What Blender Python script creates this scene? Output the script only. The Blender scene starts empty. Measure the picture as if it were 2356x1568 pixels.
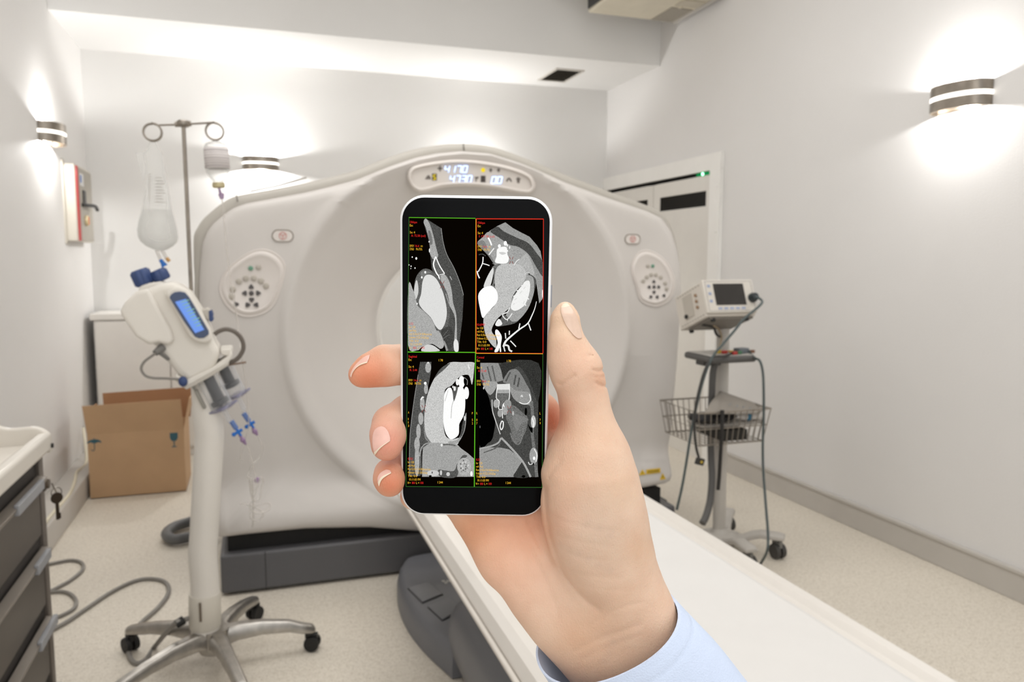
import bpy, math, random
import numpy as np
from mathutils import Vector, Matrix
random.seed(7); np.random.seed(7)
S = bpy.context.scene
COL = S.collection
PI = math.pi

# ------------------------------------------------------------------ camera of the photograph (metres, Z up, Y = room depth)
F, YAW, PIT, ROL, H = 1772.8, .32347, .10379, .00263, 1.4
_cy, _sy = math.cos(YAW), math.sin(YAW); _cp, _sp = math.cos(PIT), math.sin(PIT)
CF = np.array([_sy*_cp, _cy*_cp, -_sp]); CR = np.array([_cy, -_sy, 0.0]); CU = np.cross(CR, CF)
_cr, _sr = math.cos(ROL), math.sin(ROL)
CR, CU = _cr*CR+_sr*CU, -_sr*CR+_cr*CU
CC = np.array([0, 0, H])
def ray(x, y): return CF+(x-1178)/F*CR-(y-784)/F*CU
def on(x, y, ax, v):
    d = ray(x, y); return CC+d*((v-CC[ax])/d[ax])
def PY(x, y, Y): return on(x, y, 1, Y)
def PX(x, y, X): return on(x, y, 0, X)
def PZ(x, y, z=0.0): return on(x, y, 2, z)

# ------------------------------------------------------------------ materials
def lin(c):
    c = [v/255.0 for v in c]
    return tuple((v/12.92 if v <= .04045 else ((v+.055)/1.055)**2.4) for v in c)
MATS = {}
def pm(name, rgb, rough=.5, metal=0.0, var=.05, vscale=8.0, bump=0.0, bscale=200.0, coat=0.0, emis=None, estr=0.0, sss=0.0, brushed=False, spec=.5):
    if name in MATS: return MATS[name]
    m = bpy.data.materials.new(name); m.use_nodes = True
    nt = m.node_tree; N = nt.nodes; L = nt.links
    b = N['Principled BSDF']
    c = lin(rgb)
    tc = N.new('ShaderNodeTexCoord')
    nz = N.new('ShaderNodeTexNoise'); nz.inputs['Scale'].default_value = vscale; nz.inputs['Detail'].default_value = 3
    L.new(tc.outputs['Object'], nz.inputs['Vector'])
    rp = N.new('ShaderNodeValToRGB')
    rp.color_ramp.elements[0].position = .3; rp.color_ramp.elements[1].position = .7
    rp.color_ramp.elements[0].color = (*[v*(1-var) for v in c], 1)
    rp.color_ramp.elements[1].color = (*[min(1, v*(1+var)) for v in c], 1)
    L.new(nz.outputs['Fac'], rp.inputs['Fac']); L.new(rp.outputs['Color'], b.inputs['Base Color'])
    b.inputs['Roughness'].default_value = rough; b.inputs['Metallic'].default_value = metal
    b.inputs['Specular IOR Level'].default_value = spec
    b.inputs['Coat Weight'].default_value = coat; b.inputs['Coat Roughness'].default_value = .08
    if sss:
        b.inputs['Subsurface Weight'].default_value = sss
        b.inputs['Subsurface Radius'].default_value = (1.0, .35, .2); b.inputs['Subsurface Scale'].default_value = .004
    if emis:
        b.inputs['Emission Color'].default_value = (*lin(emis), 1); b.inputs['Emission Strength'].default_value = estr
    if bump or brushed:
        n2 = N.new('ShaderNodeTexNoise'); n2.inputs['Scale'].default_value = bscale; n2.inputs['Detail'].default_value = 4
        bp = N.new('ShaderNodeBump'); bp.inputs['Strength'].default_value = bump or .15; bp.inputs['Distance'].default_value = .002
        if brushed:
            mp = N.new('ShaderNodeMapping'); mp.inputs['Scale'].default_value = (1, 1, .04)
            L.new(tc.outputs['Object'], mp.inputs['Vector']); L.new(mp.outputs['Vector'], n2.inputs['Vector'])
        else: L.new(tc.outputs['Object'], n2.inputs['Vector'])
        L.new(n2.outputs['Fac'], bp.inputs['Height']); L.new(bp.outputs['Normal'], b.inputs['Normal'])
    MATS[name] = m
    return m
def clear(name, rgb=(240, 242, 242), fac=.2, rough=.08):
    if name in MATS: return MATS[name]
    m = bpy.data.materials.new(name); m.use_nodes = True
    N = m.node_tree.nodes; L = m.node_tree.links
    b = N['Principled BSDF']; b.inputs['Base Color'].default_value = (*lin(rgb), 1); b.inputs['Roughness'].default_value = rough
    t = N.new('ShaderNodeBsdfTransparent'); t.inputs['Color'].default_value = (*[.8+.2*v for v in lin(rgb)], 1)
    lw = N.new('ShaderNodeLayerWeight'); lw.inputs['Blend'].default_value = .35
    ma = N.new('ShaderNodeMath'); ma.operation = 'MULTIPLY_ADD'; ma.inputs[1].default_value = .55; ma.inputs[2].default_value = fac; ma.use_clamp = True
    L.new(lw.outputs['Facing'], ma.inputs[0])
    mx = N.new('ShaderNodeMixShader'); L.new(ma.outputs[0], mx.inputs['Fac'])
    L.new(t.outputs[0], mx.inputs[1]); L.new(b.outputs[0], mx.inputs[2])
    L.new(mx.outputs[0], N['Material Output'].inputs['Surface'])
    MATS[name] = m
    return m
def glow(name, rgb, strength, grain=0.0, gscale=3000.0):
    if name in MATS: return MATS[name]
    m = bpy.data.materials.new(name); m.use_nodes = True
    N = m.node_tree.nodes; L = m.node_tree.links
    N.remove(N['Principled BSDF'])
    e = N.new('ShaderNodeEmission'); e.inputs['Strength'].default_value = strength
    c = lin(rgb)
    if grain:
        tc = N.new('ShaderNodeTexCoord'); nz = N.new('ShaderNodeTexNoise'); nz.inputs['Scale'].default_value = gscale; nz.inputs['Detail'].default_value = 2
        L.new(tc.outputs['Object'], nz.inputs['Vector'])
        rp = N.new('ShaderNodeValToRGB'); rp.color_ramp.elements[0].position = .35; rp.color_ramp.elements[1].position = .65
        rp.color_ramp.elements[0].color = (*[v*(1-grain) for v in c], 1); rp.color_ramp.elements[1].color = (*[v*(1+grain) for v in c], 1)
        L.new(nz.outputs['Fac'], rp.inputs['Fac']); L.new(rp.outputs['Color'], e.inputs['Color'])
    else: e.inputs['Color'].default_value = (*c, 1)
    L.new(e.outputs[0], N['Material Output'].inputs['Surface'])
    MATS[name] = m
    return m

# ------------------------------------------------------------------ mesh builder
def cr(pts, per=6, closed=False):
    P = [np.array(p, float) for p in pts]; out = []; n = len(P)
    if n < 3: return P
    for i in range(n if closed else n-1):
        if closed: a, b, c, d = P[i-1], P[i], P[(i+1) % n], P[(i+2) % n]
        else: a, b, c, d = P[max(i-1, 0)], P[i], P[i+1], P[min(i+2, n-1)]
        for k in range(per):
            t = k/per
            out.append(.5*((2*b)+(-a+c)*t+(2*a-5*b+4*c-d)*t*t+(-a+3*b-3*c+d)*t**3))
    if not closed: out.append(P[-1])
    return out
class MB:
    def __init__(s): s.v = []; s.f = []; s.m = []; s.mi = 0
    def add(s, vs, fs):
        o = len(s.v); s.v += [tuple(float(c) for c in p) for p in vs]
        for f in fs: s.f.append(tuple(i+o for i in f)); s.m.append(s.mi)
        return s
    def obox(s, c, ax, ay, az):
        c, ax, ay, az = [np.array(q, float) for q in (c, ax, ay, az)]
        vs = [c+i*ax+j*ay+k*az for i in (-1, 1) for j in (-1, 1) for k in (-1, 1)]
        return s.add(vs, [(0, 1, 3, 2), (4, 6, 7, 5), (0, 4, 5, 1), (2, 3, 7, 6), (0, 2, 6, 4), (1, 5, 7, 3)])
    def box(s, x0, x1, y0, y1, z0, z1):
        return s.obox(((x0+x1)/2, (y0+y1)/2, (z0+z1)/2), ((x1-x0)/2, 0, 0), (0, (y1-y0)/2, 0), (0, 0, (z1-z0)/2))
    def tube(s, pts, r, n=10, cap=True, closed=False, flat=None):
        P = [np.array(p, float) for p in pts]; k = len(P)
        R = r if hasattr(r, '__len__') else [r]*k
        up = None; vs = []
        for i in range(k):
            if closed: t = P[(i+1) % k]-P[i-1]
            else: t = P[min(i+1, k-1)]-P[max(i-1, 0)]
            t = t/(np.linalg.norm(t)+1e-12)
            if up is None:
                a = np.array([0, 0, 1.0]) if abs(t[2]) < .9 else np.array([1.0, 0, 0])
                up = np.cross(t, a); up /= np.linalg.norm(up)
            else:
                up = up-t*np.dot(up, t); up /= np.linalg.norm(up)+1e-12
            w = np.cross(t, up)
            for j in range(n):
                a = 2*PI*j/n
                vs.append(P[i]+R[i]*(math.cos(a)*up+math.sin(a)*w))
        fs = []
        for i in range(k if closed else k-1):
            i2 = (i+1) % k
            for j in range(n): fs.append((i*n+j, i*n+(j+1) % n, i2*n+(j+1) % n, i2*n+j))
        if cap and not closed: fs += [tuple(range(n-1, -1, -1)), tuple((k-1)*n+j for j in range(n))]
        return s.add(vs, fs)
    def lathe(s, prof, o=(0, 0, 0), axis=(0, 0, 1), n=24, cap=True, sx=1.0):
        o = np.array(o, float); t = np.array(axis, float); t /= np.linalg.norm(t)
        a = np.array([0, 0, 1.0]) if abs(t[2]) < .9 else np.array([1.0, 0, 0])
        u = np.cross(t, a); u /= np.linalg.norm(u); w = np.cross(t, u); vs = []
        for r, h in prof:
            for j in range(n):
                q = 2*PI*j/n; vs.append(o+t*h+r*(math.cos(q)*u*sx+math.sin(q)*w))
        fs = []; k = len(prof)
        for i in range(k-1):
            for j in range(n): fs.append((i*n+j, i*n+(j+1) % n, (i+1)*n+(j+1) % n, (i+1)*n+j))
        if cap: fs += [tuple(range(n-1, -1, -1)), tuple((k-1)*n+j for j in range(n))]
        return s.add(vs, fs)
    def prism(s, poly, vec):
        P = [np.array(p, float) for p in poly]; v = np.array(vec, float); n = len(P)
        vs = P+[p+v for p in P]
        return s.add(vs, [tuple(range(n)), tuple(range(2*n-1, n-1, -1))]+[(i, n+i, n+(i+1) % n, (i+1) % n) for i in range(n)])
    def loft(s, rings, cap=True, closed=True):
        n = len(rings[0]); k = len(rings); vs = [p for r in rings for p in r]; fs = []
        for i in range(k-1):
            for j in range(n if closed else n-1): fs.append((i*n+j, i*n+(j+1) % n, (i+1)*n+(j+1) % n, (i+1)*n+j))
        if cap: fs += [tuple(range(n-1, -1, -1)), tuple((k-1)*n+j for j in range(n))]
        return s.add(vs, fs)
    def ell(s, c, rx, ry, rz, nu=16, nv=10, M=None):
        vs = []; fs = []
        for i in range(nv+1):
            th = PI*i/nv
            for j in range(nu):
                p = np.array([rx*math.sin(th)*math.cos(2*PI*j/nu), ry*math.sin(th)*math.sin(2*PI*j/nu), rz*math.cos(th)])
                if M is not None: p = np.array(M) @ p
                vs.append(p+np.array(c, float))
        for i in range(nv):
            for j in range(nu): fs.append((i*nu+j, (i+1)*nu+j, (i+1)*nu+(j+1) % nu, i*nu+(j+1) % nu))
        return s.add(vs, fs)
    def face(s, pts): return s.add(pts, [tuple(range(len(pts)))])
    def build(s, name, mats, parent=None, bevel=0.0, seg=2, angle=38, label=None, subd=0, solid=0.0, loc=None, flat=False):
        me = bpy.data.meshes.new(name)
        base = np.array(parent['_w']) if parent is not None else np.array(loc if loc is not None else (0, 0, 0), float)
        me.from_pydata([tuple(np.array(p)-base) for p in s.v], [], s.f)
        ms = mats if isinstance(mats, (list, tuple)) else [mats]
        for m in ms: me.materials.append(m)
        if len(ms) > 1: me.polygons.foreach_set('material_index', s.m)
        import bmesh
        bm = bmesh.new(); bm.from_mesh(me); bmesh.ops.remove_doubles(bm, verts=bm.verts, dist=1e-6)
        bmesh.ops.recalc_face_normals(bm, faces=bm.faces); bm.to_mesh(me); bm.free()
        if not flat:
            me.polygons.foreach_set('use_smooth', [True]*len(me.polygons))
            me.set_sharp_from_angle(angle=math.radians(angle))
        me.update()
        o = bpy.data.objects.new(name, me); COL.objects.link(o)
        if parent is not None: o.parent = parent
        else: o.location = base
        o['_w'] = [float(c) for c in base]
        if bevel:
            md = o.modifiers.new('bevel', 'BEVEL'); md.width = bevel; md.segments = seg; md.limit_method = 'ANGLE'; md.angle_limit = math.radians(40); md.harden_normals = False
        if solid:
            md = o.modifiers.new('solid', 'SOLIDIFY'); md.thickness = solid; md.offset = 0
        if subd:
            md = o.modifiers.new('sub', 'SUBSURF'); md.levels = subd; md.render_levels = subd
        if label: o['label'] = label
        return o
def tag(o, label, cat, group=None, kind=None):
    o['label'] = label; o['category'] = cat
    if group: o['group'] = group
    if kind: o['kind'] = kind
    return o
def thing(name, label, cat, loc, group=None):
    o = bpy.data.objects.new(name, None); COL.objects.link(o)
    o.location = [float(c) for c in loc]; o['_w'] = [float(c) for c in loc]; o.empty_display_size = .05
    return tag(o, label, cat, group)
def struct(o): o['kind'] = 'structure'; return o
def text_mesh(mb, txt, o, ux, uy, width, height, mono=True):
    """lettering written as flat mesh: origin o at lower left, directions ux, uy (unit), total width and cap height in metres"""
    cu = bpy.data.curves.new('lettering', 'FONT'); cu.body = txt; cu.resolution_u = 2
    ob = bpy.data.objects.new('lettering', cu); COL.objects.link(ob)
    me = bpy.data.meshes.new_from_object(ob)
    vs = [v.co.copy() for v in me.vertices]
    if vs:
        x0 = min(v.x for v in vs); x1 = max(v.x for v in vs)
        sx = width/max(x1-x0, 1e-6); sy = height/.70
        mb.add([np.array(o)+np.array(ux)*((v.x-x0)*sx)+np.array(uy)*(v.y*sy) for v in vs], [tuple(p.vertices) for p in me.polygons])
    bpy.data.objects.remove(ob); bpy.data.curves.remove(cu); bpy.data.meshes.remove(me)

# shared materials
white_wall = pm('wall_paint', (231, 229, 227), .75, var=.02, vscale=1.2, bump=.55, bscale=160)
back_paint = pm('back_wall_paint', (236, 235, 233), .8, var=.015, vscale=1.5, bump=.08, bscale=150)
plast_white = pm('warm_white_plastic', (211, 206, 201), .42, var=.015, vscale=3)
plast_cream = pm('cream_plastic', (214, 208, 196), .4, var=.03)
plast_lgrey = pm('light_grey_plastic', (190, 186, 180), .45, var=.03)
plast_grey = pm('grey_plastic', (122, 120, 116), .5, var=.05)
plast_dark = pm('charcoal_plastic', (92, 92, 95), .38, var=.05, vscale=4); plast_slate = pm('slate_plastic', (112, 113, 118), .42, var=.04, vscale=4)
black = pm('black_rubber', (24, 23, 22), .6, var=.1)
steel = pm('brushed_steel', (150, 142, 132), .3, 1.0, var=.12, vscale=30, brushed=True, bscale=300)
chrome = pm('polished_steel', (176, 170, 162), .2, 1.0, var=.08)
alu = pm('cast_aluminium', (176, 172, 166), .32, .9, var=.12, vscale=40, bump=.15, bscale=300)
navy = pm('navy_plastic', (52, 72, 118), .45, var=.08)
HVOX = .0008
# ================================================================== SETTING
XL, XR, YBK, Y0, ZS, ZC, YBM = -1.105, 2.98, 6.285, -1.6, 2.873, 3.42, 5.37
def speckle_floor():
    m = pm('speckled_vinyl', (226, 218, 204), .5, var=.04, vscale=2.0)
    N = m.node_tree.nodes; L = m.node_tree.links; b = N['Principled BSDF']
    tc = N.new('ShaderNodeTexCoord')
    src = b.inputs['Base Color'].links[0].from_socket
    for sc, lo, hi, col, fac in ((170, .56, .66, (150, 134, 112), .55), (120, .58, .70, (236, 230, 218), .6), (60, .45, .75, (176, 164, 146), .35)):
        nz = N.new('ShaderNodeTexNoise'); nz.inputs['Scale'].default_value = sc; nz.inputs['Detail'].default_value = 2
        mp = N.new('ShaderNodeMapping'); mp.inputs['Location'].default_value = (sc, sc*.3, 0)
        L.new(tc.outputs['Object'], mp.inputs['Vector']); L.new(mp.outputs['Vector'], nz.inputs['Vector'])
        rg = N.new('ShaderNodeMapRange'); rg.inputs['From Min'].default_value = lo; rg.inputs['From Max'].default_value = hi; rg.inputs['To Max'].default_value = fac
        L.new(nz.outputs['Fac'], rg.inputs['Value'])
        mx = N.new('ShaderNodeMixRGB'); mx.inputs['Color2'].default_value = (*lin(col), 1)
        L.new(rg.outputs['Result'], mx.inputs['Fac']); L.new(src, mx.inputs['Color1']); src = mx.outputs['Color']
    L.new(src, b.inputs['Base Color'])
    return m
struct(MB().box(XL-.1, XR+.1, Y0, YBK+.1, -.1, 0).build('floor', speckle_floor()))
struct(MB().box(XL-.1, XL, Y0, YBK+.1, 0, ZC).build('wall_left', white_wall))
struct(MB().box(XR, XR+.1, Y0, YBK+.1, 0, ZC).build('wall_right', white_wall))
struct(MB().box(XL, XR, YBK, YBK+.1, 0, ZC).build('wall_back', back_paint))
c = MB(); c.prism([(XL, Y0, ZC), (XL, YBM, ZC), (XL, YBM, ZS), (XL, YBK, ZS), (XL, YBK, ZC+.1), (XL, Y0, ZC+.1)], (XR-XL, 0, 0))
struct(c.build('ceiling', back_paint))
trim_m = pm('grey_trunking_plastic', (196, 191, 184), .45, var=.02)
b = MB(); b.box(2.965, XR, Y0, 4.40, 0, .117); b.box(2.957, XR, Y0, 4.40, .117, .135)
struct(b.build('baseboard_right', trim_m, bevel=.003))
b = MB(); b.prism([(XL, 0, 0), (-.963, 0, 0), (-.963, 0, .122), (-.969, 0, .130), (XL, 0, .130)], (0, 5.88, 0))
o = struct(b.build('baseboard_left', trim_m, bevel=.004))
# coved skirting at the foot of the back wall
struct(MB().box(XL, XR, YBK-.012, YBK, 0, .10).build('baseboard_back', trim_m))

# ---- door in the right wall, far corner
d = bpy.data.objects.new('door_1', None); COL.objects.link(d); d.location = (XR, 5.4, 0); d['_w'] = [XR, 5.4, 0]; d['kind'] = 'structure'
door_paint = pm('white_door_enamel', (224, 220, 213), .35, var=.015)
frame_paint = pm('white_frame_enamel', (242, 240, 236), .35, var=.015)
yA, yB = YBK, 4.512; yB = PX(1657, 400, XR-.03)[1]; zT = PX(1660, 347, XR-.03)[2]; zB = PX(1634.6, 390.5, XR-.03)[2]; yj = PX(1633, 390, XR-.03)[1]
b = MB(); t = .03
b.box(XR-t, XR+.0, yB, yA, zB, zT); b.box(XR-t, XR, yB, yj, 0, zB)
for y in (4.75, 5.3, 5.95): b.lathe([(.011, 0), (.011, .003), (.004, .005)], (XR-t, y, 2.07), (-1, 0, 0), 10)
for z in (.35, .8, 1.25, 1.6, 1.9): b.lathe([(.011, 0), (.011, .003), (.004, .005)], (XR-t, yB+.035, z), (-1, 0, 0), 10)
b.build('door_frame', frame_paint, d, bevel=.004)
dark = pm('opening_shade', (22, 20, 17), .7, var=.2, spec=.05)  # flat dark plates painted as the unlit depth of door slit and vent
zs = PX(1634, 403, XR)[2]+.012
MB().box(XR-.004, XR, yj, yA, 1.9, zB).build('gap', dark, d, label='dark gap above the door leaves')
yg = PX(1592, 405, XR)[1]
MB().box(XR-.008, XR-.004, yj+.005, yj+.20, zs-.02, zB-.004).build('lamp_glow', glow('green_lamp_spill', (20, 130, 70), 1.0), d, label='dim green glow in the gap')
g = MB(); g.ell((XR-.012, PX(1620, 404, XR)[1], zs+.003), .006, .012, .009); g.build('signal_lamp', glow('green_signal', (150, 255, 190), 6), d, label='small green signal lamp')
ym = PX(1507, 430, XR)[1]
def leaf(ya, yb, pane):
    b = MB(); py0, py1, pz0, pz1 = pane; x0, x1 = XR-.014, XR-.004
    b.box(x0, x1, ya, py0, 0, zs-.012); b.box(x0, x1, py1, yb, 0, zs-.012)
    b.box(x0, x1, py0, py1, 0, pz0); b.box(x0, x1, py0, py1, pz1, zs-.012)
    o = b.build('door_leaf', door_paint, d, bevel=.003)
    o2 = MB().box(XR-.009, XR-.006, py0-.005, py1+.005, pz0-.005, pz1+.005).build('window_pane', pm('dark_glass', (24, 22, 17), .5, var=.4, vscale=5, spec=.05), o, label='dark glass pane')
    return o
pa, pb = PX(1628, 476, XR), PX(1522, 453, XR)
leaf(yj, ym-.004, (pa[1], pb[1], PX(1575, 480, XR)[2], PX(1575, 447, XR)[2]))
pc = PX(1494, 457, XR); ym2 = ym+.004
leaf(ym2, yA-.02, (pc[1], pc[1]+(pb[1]-pa[1])*1.0, PX(1575, 480, XR)[2], PX(1575, 447, XR)[2]))

# ---- wall lamps: two curved steel bands with a lit slit between them
frosted = glow('frosted_lamp_glass', (255, 250, 240), 2.6)
def wall_lamp(P, nrm, tan, hw, hh, bulge, label, power):
    P = np.array(P, float); n = np.array(nrm, float); t = np.array(tan, float); z = np.array([0, 0, 1.0])
    L = thing('wall_lamp', label, 'lamp', P, 'up and down wall lamps with curved steel bands')
    b = MB(); b.obox(P+n*.006, t*(hw*.9), n*.006, z*(hh*.9)); b.build('back_plate', steel, L, bevel=.002)
    gap = hh*.17
    for s in (1, -1):
        rings = []
        for k in range(25):
            a = PI*k/24
            q = P+t*(hw*math.cos(a))+n*(bulge*math.sin(a)**.75+.001); q2 = P+t*((hw-.004)*math.cos(a))+n*((bulge-.004)*math.sin(a)**.75+.001)
            rings.append([q+z*s*gap, q+z*s*hh, q2+z*s*hh, q2+z*s*gap])
        m = MB(); m.loft(rings); m.build('steel_band', steel, L)
    m = MB(); r = []
    for k in range(25):
        a = PI*k/24; r.append(P+t*((hw+.0005)*math.cos(a))+n*((bulge+.0005)*math.sin(a)**.75)-z*gap*.96)
    m.prism(r, z*gap*1.92); m.build('glass_shelf', frosted, L, label='lit frosted glass shelf')
    for s in (1, -1):
        ld = bpy.data.lights.new('lamp_bulb', 'POINT'); ld.energy = power; ld.color = (1, .99, .975); ld.shadow_soft_size = .012
        lo = bpy.data.objects.new('lamp_bulb', ld); COL.objects.link(lo); lo.parent = L; lo.location = [float(c) for c in (n*bulge*.5+z*s*hh*.5)]
    return L
LP = 27
wall_lamp((XR, 2.66, 2.113), (-1, 0, 0), (0, 1, 0), .14, .055, .11, 'curved brushed steel lamp glowing up and down the near right wall', LP*.36)
wall_lamp((XL, 5.10, 2.110), (1, 0, 0), (0, 1, 0), .14, .055, .11, 'curved brushed steel lamp on the left wall above the red striped box', LP*.5)
wall_lamp((.081, YBK, 2.128), (0, -1, 0), (1, 0, 0), .13, .050, .10, 'curved brushed steel lamp on the back wall above the scanner shoulder', LP*1.05)
wall_lamp((1.72, YBK, 2.05), (0, -1, 0), (1, 0, 0), .13, .050, .10, 'curved steel lamp on the back wall, hidden behind the scanner peak', LP*.8)

# ---- red striped switch box on the left wall
xb = XL+.062; ya, yb = 5.53, 6.04
B = thing('switch_box', 'cream wall box with grey front, red stripe and black lever', 'electrical box', (XL, 5.78, 1.75))
MB().box(XL, xb, ya, yb, 1.515, 2.0).build('housing', plast_cream, B, bevel=.006)
MB().box(XL, XL+.008, ya-.05, ya+.02, 1.50, 2.02).build('wall_flange', plast_cream, B, bevel=.002)
grey_panel = pm('grey_enamel_panel', (166, 160, 148), .4, var=.03)
MB().box(xb, xb+.006, ya+.10, yb-.01, 1.525, 1.985).build('front_panel', grey_panel, B, bevel=.002)
MB().box(xb, xb+.006, ya+.035, ya+.085, 1.52, 1.99).build('stripe', pm('red_enamel', (190, 42, 44), .4), B, label='red vertical stripe')
blk = pm('black_plastic', (28, 27, 27), .4)
MB().box(xb+.006, xb+.012, ya+.19, ya+.27, 1.76, 1.85).build('slot', blk, B, bevel=.002, label='black recessed slot')
m = MB(); m.tube(cr([(xb+.006, ya+.15, 1.752), (xb+.03, ya+.2, 1.752), (xb+.05, ya+.33, 1.755), (xb+.052, ya+.40, 1.735)]), .012, 8); m.build('lever', blk, B)
m = MB(); m.lathe([(.035, 0), (.035, .012), (.028, .018)], (xb+.006, ya+.25, 1.655), (1, 0, 0), 18); m.build('rotary_knob', pm('cream_knob', (206, 190, 150), .4), B)
MB().box(xb+.018, xb+.026, ya+.235, ya+.265, 1.63, 1.68).build('knob_mark', pm('orange_mark', (214, 120, 60), .5), B)
MB().box(xb+.006, xb+.007, ya+.12, ya+.24, 1.875, 1.955).build('notice', pm('white_paper', (226, 226, 226), .7), B, label='white and blue sticker')
MB().box(xb+.007, xb+.0075, ya+.13, ya+.17, 1.895, 1.94).build('notice_mark', pm('blue_print', (60, 110, 190), .6), B)

# ---- ceiling air vent
V = thing('ceiling_vent', 'small square slatted air vent in the lowered white ceiling', 'vent', (2.375, 5.88, ZS))
b = MB(); x0, x1, y0, y1 = 2.275, 2.475, 5.70, 6.07
for q in ((x0-.02, x1+.02, y0-.02, y0), (x0-.02, x1+.02, y1, y1+.02), (x0-.02, x0, y0, y1), (x1, x1+.02, y0, y1)): b.box(*q, ZS-.008, ZS)
b.build('frame', pm('vent_paint', (205, 200, 192), .5), V)
b = MB()
for k in range(7):
    y = y0+.025+k*.052; b.obox(((x0+x1)/2, y, ZS-.004), (.1, 0, 0), (0, .014, .006), (0, -.0006, .0012))
b.build('slats', pm('vent_slat', (120, 114, 104), .5), V)
MB().box(x0, x1, y0, y1, ZS-.001, ZS-.0005).build('dark_opening', dark, V)

# ---- air conditioner above the beam
A = thing('air_conditioner', 'cream ceiling air conditioner with grille, cut by the top edge', 'air conditioner', (2.62, 5.05, 3.12))
za = 3.10; ac = pm('aged_cream_plastic', (208, 200, 180), .45, var=.04)
q = [PZ(*p, za) for p in ((1373, 15), (1556, 53), (1668, -10))]
y0, y1 = q[1][1]-.62, q[1][1]; xa, xb2 = q[0][0], XR-.05
MB().box(xa, xb2, y0, y1, za, 3.40).build('housing', ac, A, bevel=.012, seg=3)
MB().box(xa-.012, xa, y0+.03, y1-.02, za+.02, 3.36).build('end_grille', blk, A, bevel=.003, label='black end grille')
gx0 = PZ(1497, 45, za)[0]
MB().box(gx0, xb2-.04, y1-.30, y1-.015, za-.004, za+.002).build('intake_grille', pm('intake_mesh', (150, 143, 130), .5, var=.1, vscale=90), A, label='grey intake mesh')
b = MB()
for k in range(2): b.box(gx0, xb2-.04, y1-.60+k*.14, y1-.48+k*.14, za-.005, za+.002)
b.build('louvre', pm('louvre_plastic', (186, 178, 160), .45), A)
b = MB(); b.lathe([(.018, 0), (.018, .006), (.012, .009)], (gx0+.05, y1-.33, za-.002), (0, 0, -1), 14); b.build('knob', ac, A)
MB().box(xb2-.03, xb2, y0, y1, za-.006, za+.01).build('edge_strip', plast_lgrey, A)
# ================================================================== CT SCANNER
YG = 3.40
GC = np.array([.93, 1.08])            # bore centre (x, z)
def sst(a, b, v):
    t = min(1, max(0, (v-a)/(b-a))); return t*t*(3-2*t)
def y_low(x, z):                      # the lower cover flares forward
    return -.09*sst(.46, .30, z)-.05*math.exp(-((x-.93)/.45)**2)*sst(.75, .2, z)
def front_y(x, z, R=9):
    r = math.hypot(x-GC[0], z-GC[1]); y = YG+y_low(x, z)
    rf = .80
    if r < rf:
        s = min(1, max(0, (rf-r)/(rf-.38)))
        y += .29*(s**1.25)
    y -= .026*math.exp(-((r-rf)/.028)**2)
    return y
CT = thing('ct_scanner', 'large white ring shaped scanner with blue number display and dark plinth', 'scanner', (.93, 3.8, 0))
cov_px = [(455, 640), (462, 560), (474, 530), (490, 510), (530, 478), (560, 466), (630, 453), (700, 440), (760, 426), (830, 408), (900, 380), (960, 360), (1010, 350), (1065, 345), (1130, 350), (1200, 372), (1300, 413), (1400, 450), (1500, 484), (1532, 500), (1553, 530), (1566, 570), (1573, 610), (1576, 660), (1574, 720), (1566, 840), (1558, 930), (1552, 1000), (1548, 1104), (1540, 1113), (1475, 1128), (1300, 1178), (1150, 1208), (1000, 1224), (850, 1217), (700, 1222), (560, 1236), (503, 1243), (496, 1236), (493, 1166), (478, 1000), (463, 860), (455, 740)]
def cov(p):
    y = YG-.09*sst(1040, 1140, p[1]); q = PY(p[0], p[1], y); return (q[0], q[2])
OUT = [cov(p) for p in cov_px]
def ray_out(th, poly):
    dx, dz = math.cos(th), math.sin(th); best = None; n = len(poly)
    for i in range(n):
        ax, az = poly[i][0]-GC[0], poly[i][1]-GC[1]; bx, bz = poly[(i+1) % n][0]-GC[0], poly[(i+1) % n][1]-GC[1]
        ex, ez = bx-ax, bz-az; den = dx*ez-dz*ex
        if abs(den) < 1e-9: continue
        t = (ax*ez-az*ex)/den; u = (ax*dz-az*dx)/den
        if t > 0 and -1e-6 <= u <= 1+1e-6 and (best is None or t > best): best = t
    return best
NT = 320
TH = [2*PI*i/NT for i in range(NT)]
RO = [ray_out(t, OUT) for t in TH]
m = MB(); rings = []
fr = [0, .04, .1, .18, .27, .36, .45, .54, .63, .72, .8, .87, .93, .97, 1]
ins = [.055, .034, .017, .006, 0, 0]; insy = [0, .004, .013, .03, .06, .13]
for a in fr:
    rings.append([])
    for t, R in zip(TH, RO):
        rf = min(.845, R-.055); r = .38+(rf-.38)*a
        x, z = GC[0]+r*math.cos(t), GC[1]+r*math.sin(t); rings[-1].append((x, front_y(x, z), z))
for a in (.25, .5, .75):
    rings.append([])
    for t, R in zip(TH, RO):
        rf = min(.845, R-.055); r = rf+(R-.055-rf)*a
        x, z = GC[0]+r*math.cos(t), GC[1]+r*math.sin(t); rings[-1].append((x, front_y(x, z), z))
for i, dy in zip(ins, insy):
    rings.append([])
    for t, R in zip(TH, RO):
        r = R-i; x, z = GC[0]+r*math.cos(t), GC[1]+r*math.sin(t); rings[-1].append((x, front_y(x, z)+dy, z))
m.loft(rings, cap=False)
m.build('front_cover', plast_white, CT, angle=60)
m = MB(); rings = []
for r, y in ((.38, front_y(GC[0]+.38, GC[1])), (.362, YG+.28), (.352, YG+.34), (.35, YG+.5), (.35, YG+.9), (.36, YG+1.0)):
    rings.append([(GC[0]+r*math.cos(t), y, GC[1]+r*math.sin(t)) for t in TH[::2]])
m.loft(rings, cap=False); bore_ = m.build('bore_tunnel', pm('bore_white', (236, 232, 226), .35, var=.01), CT, angle=60)
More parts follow.
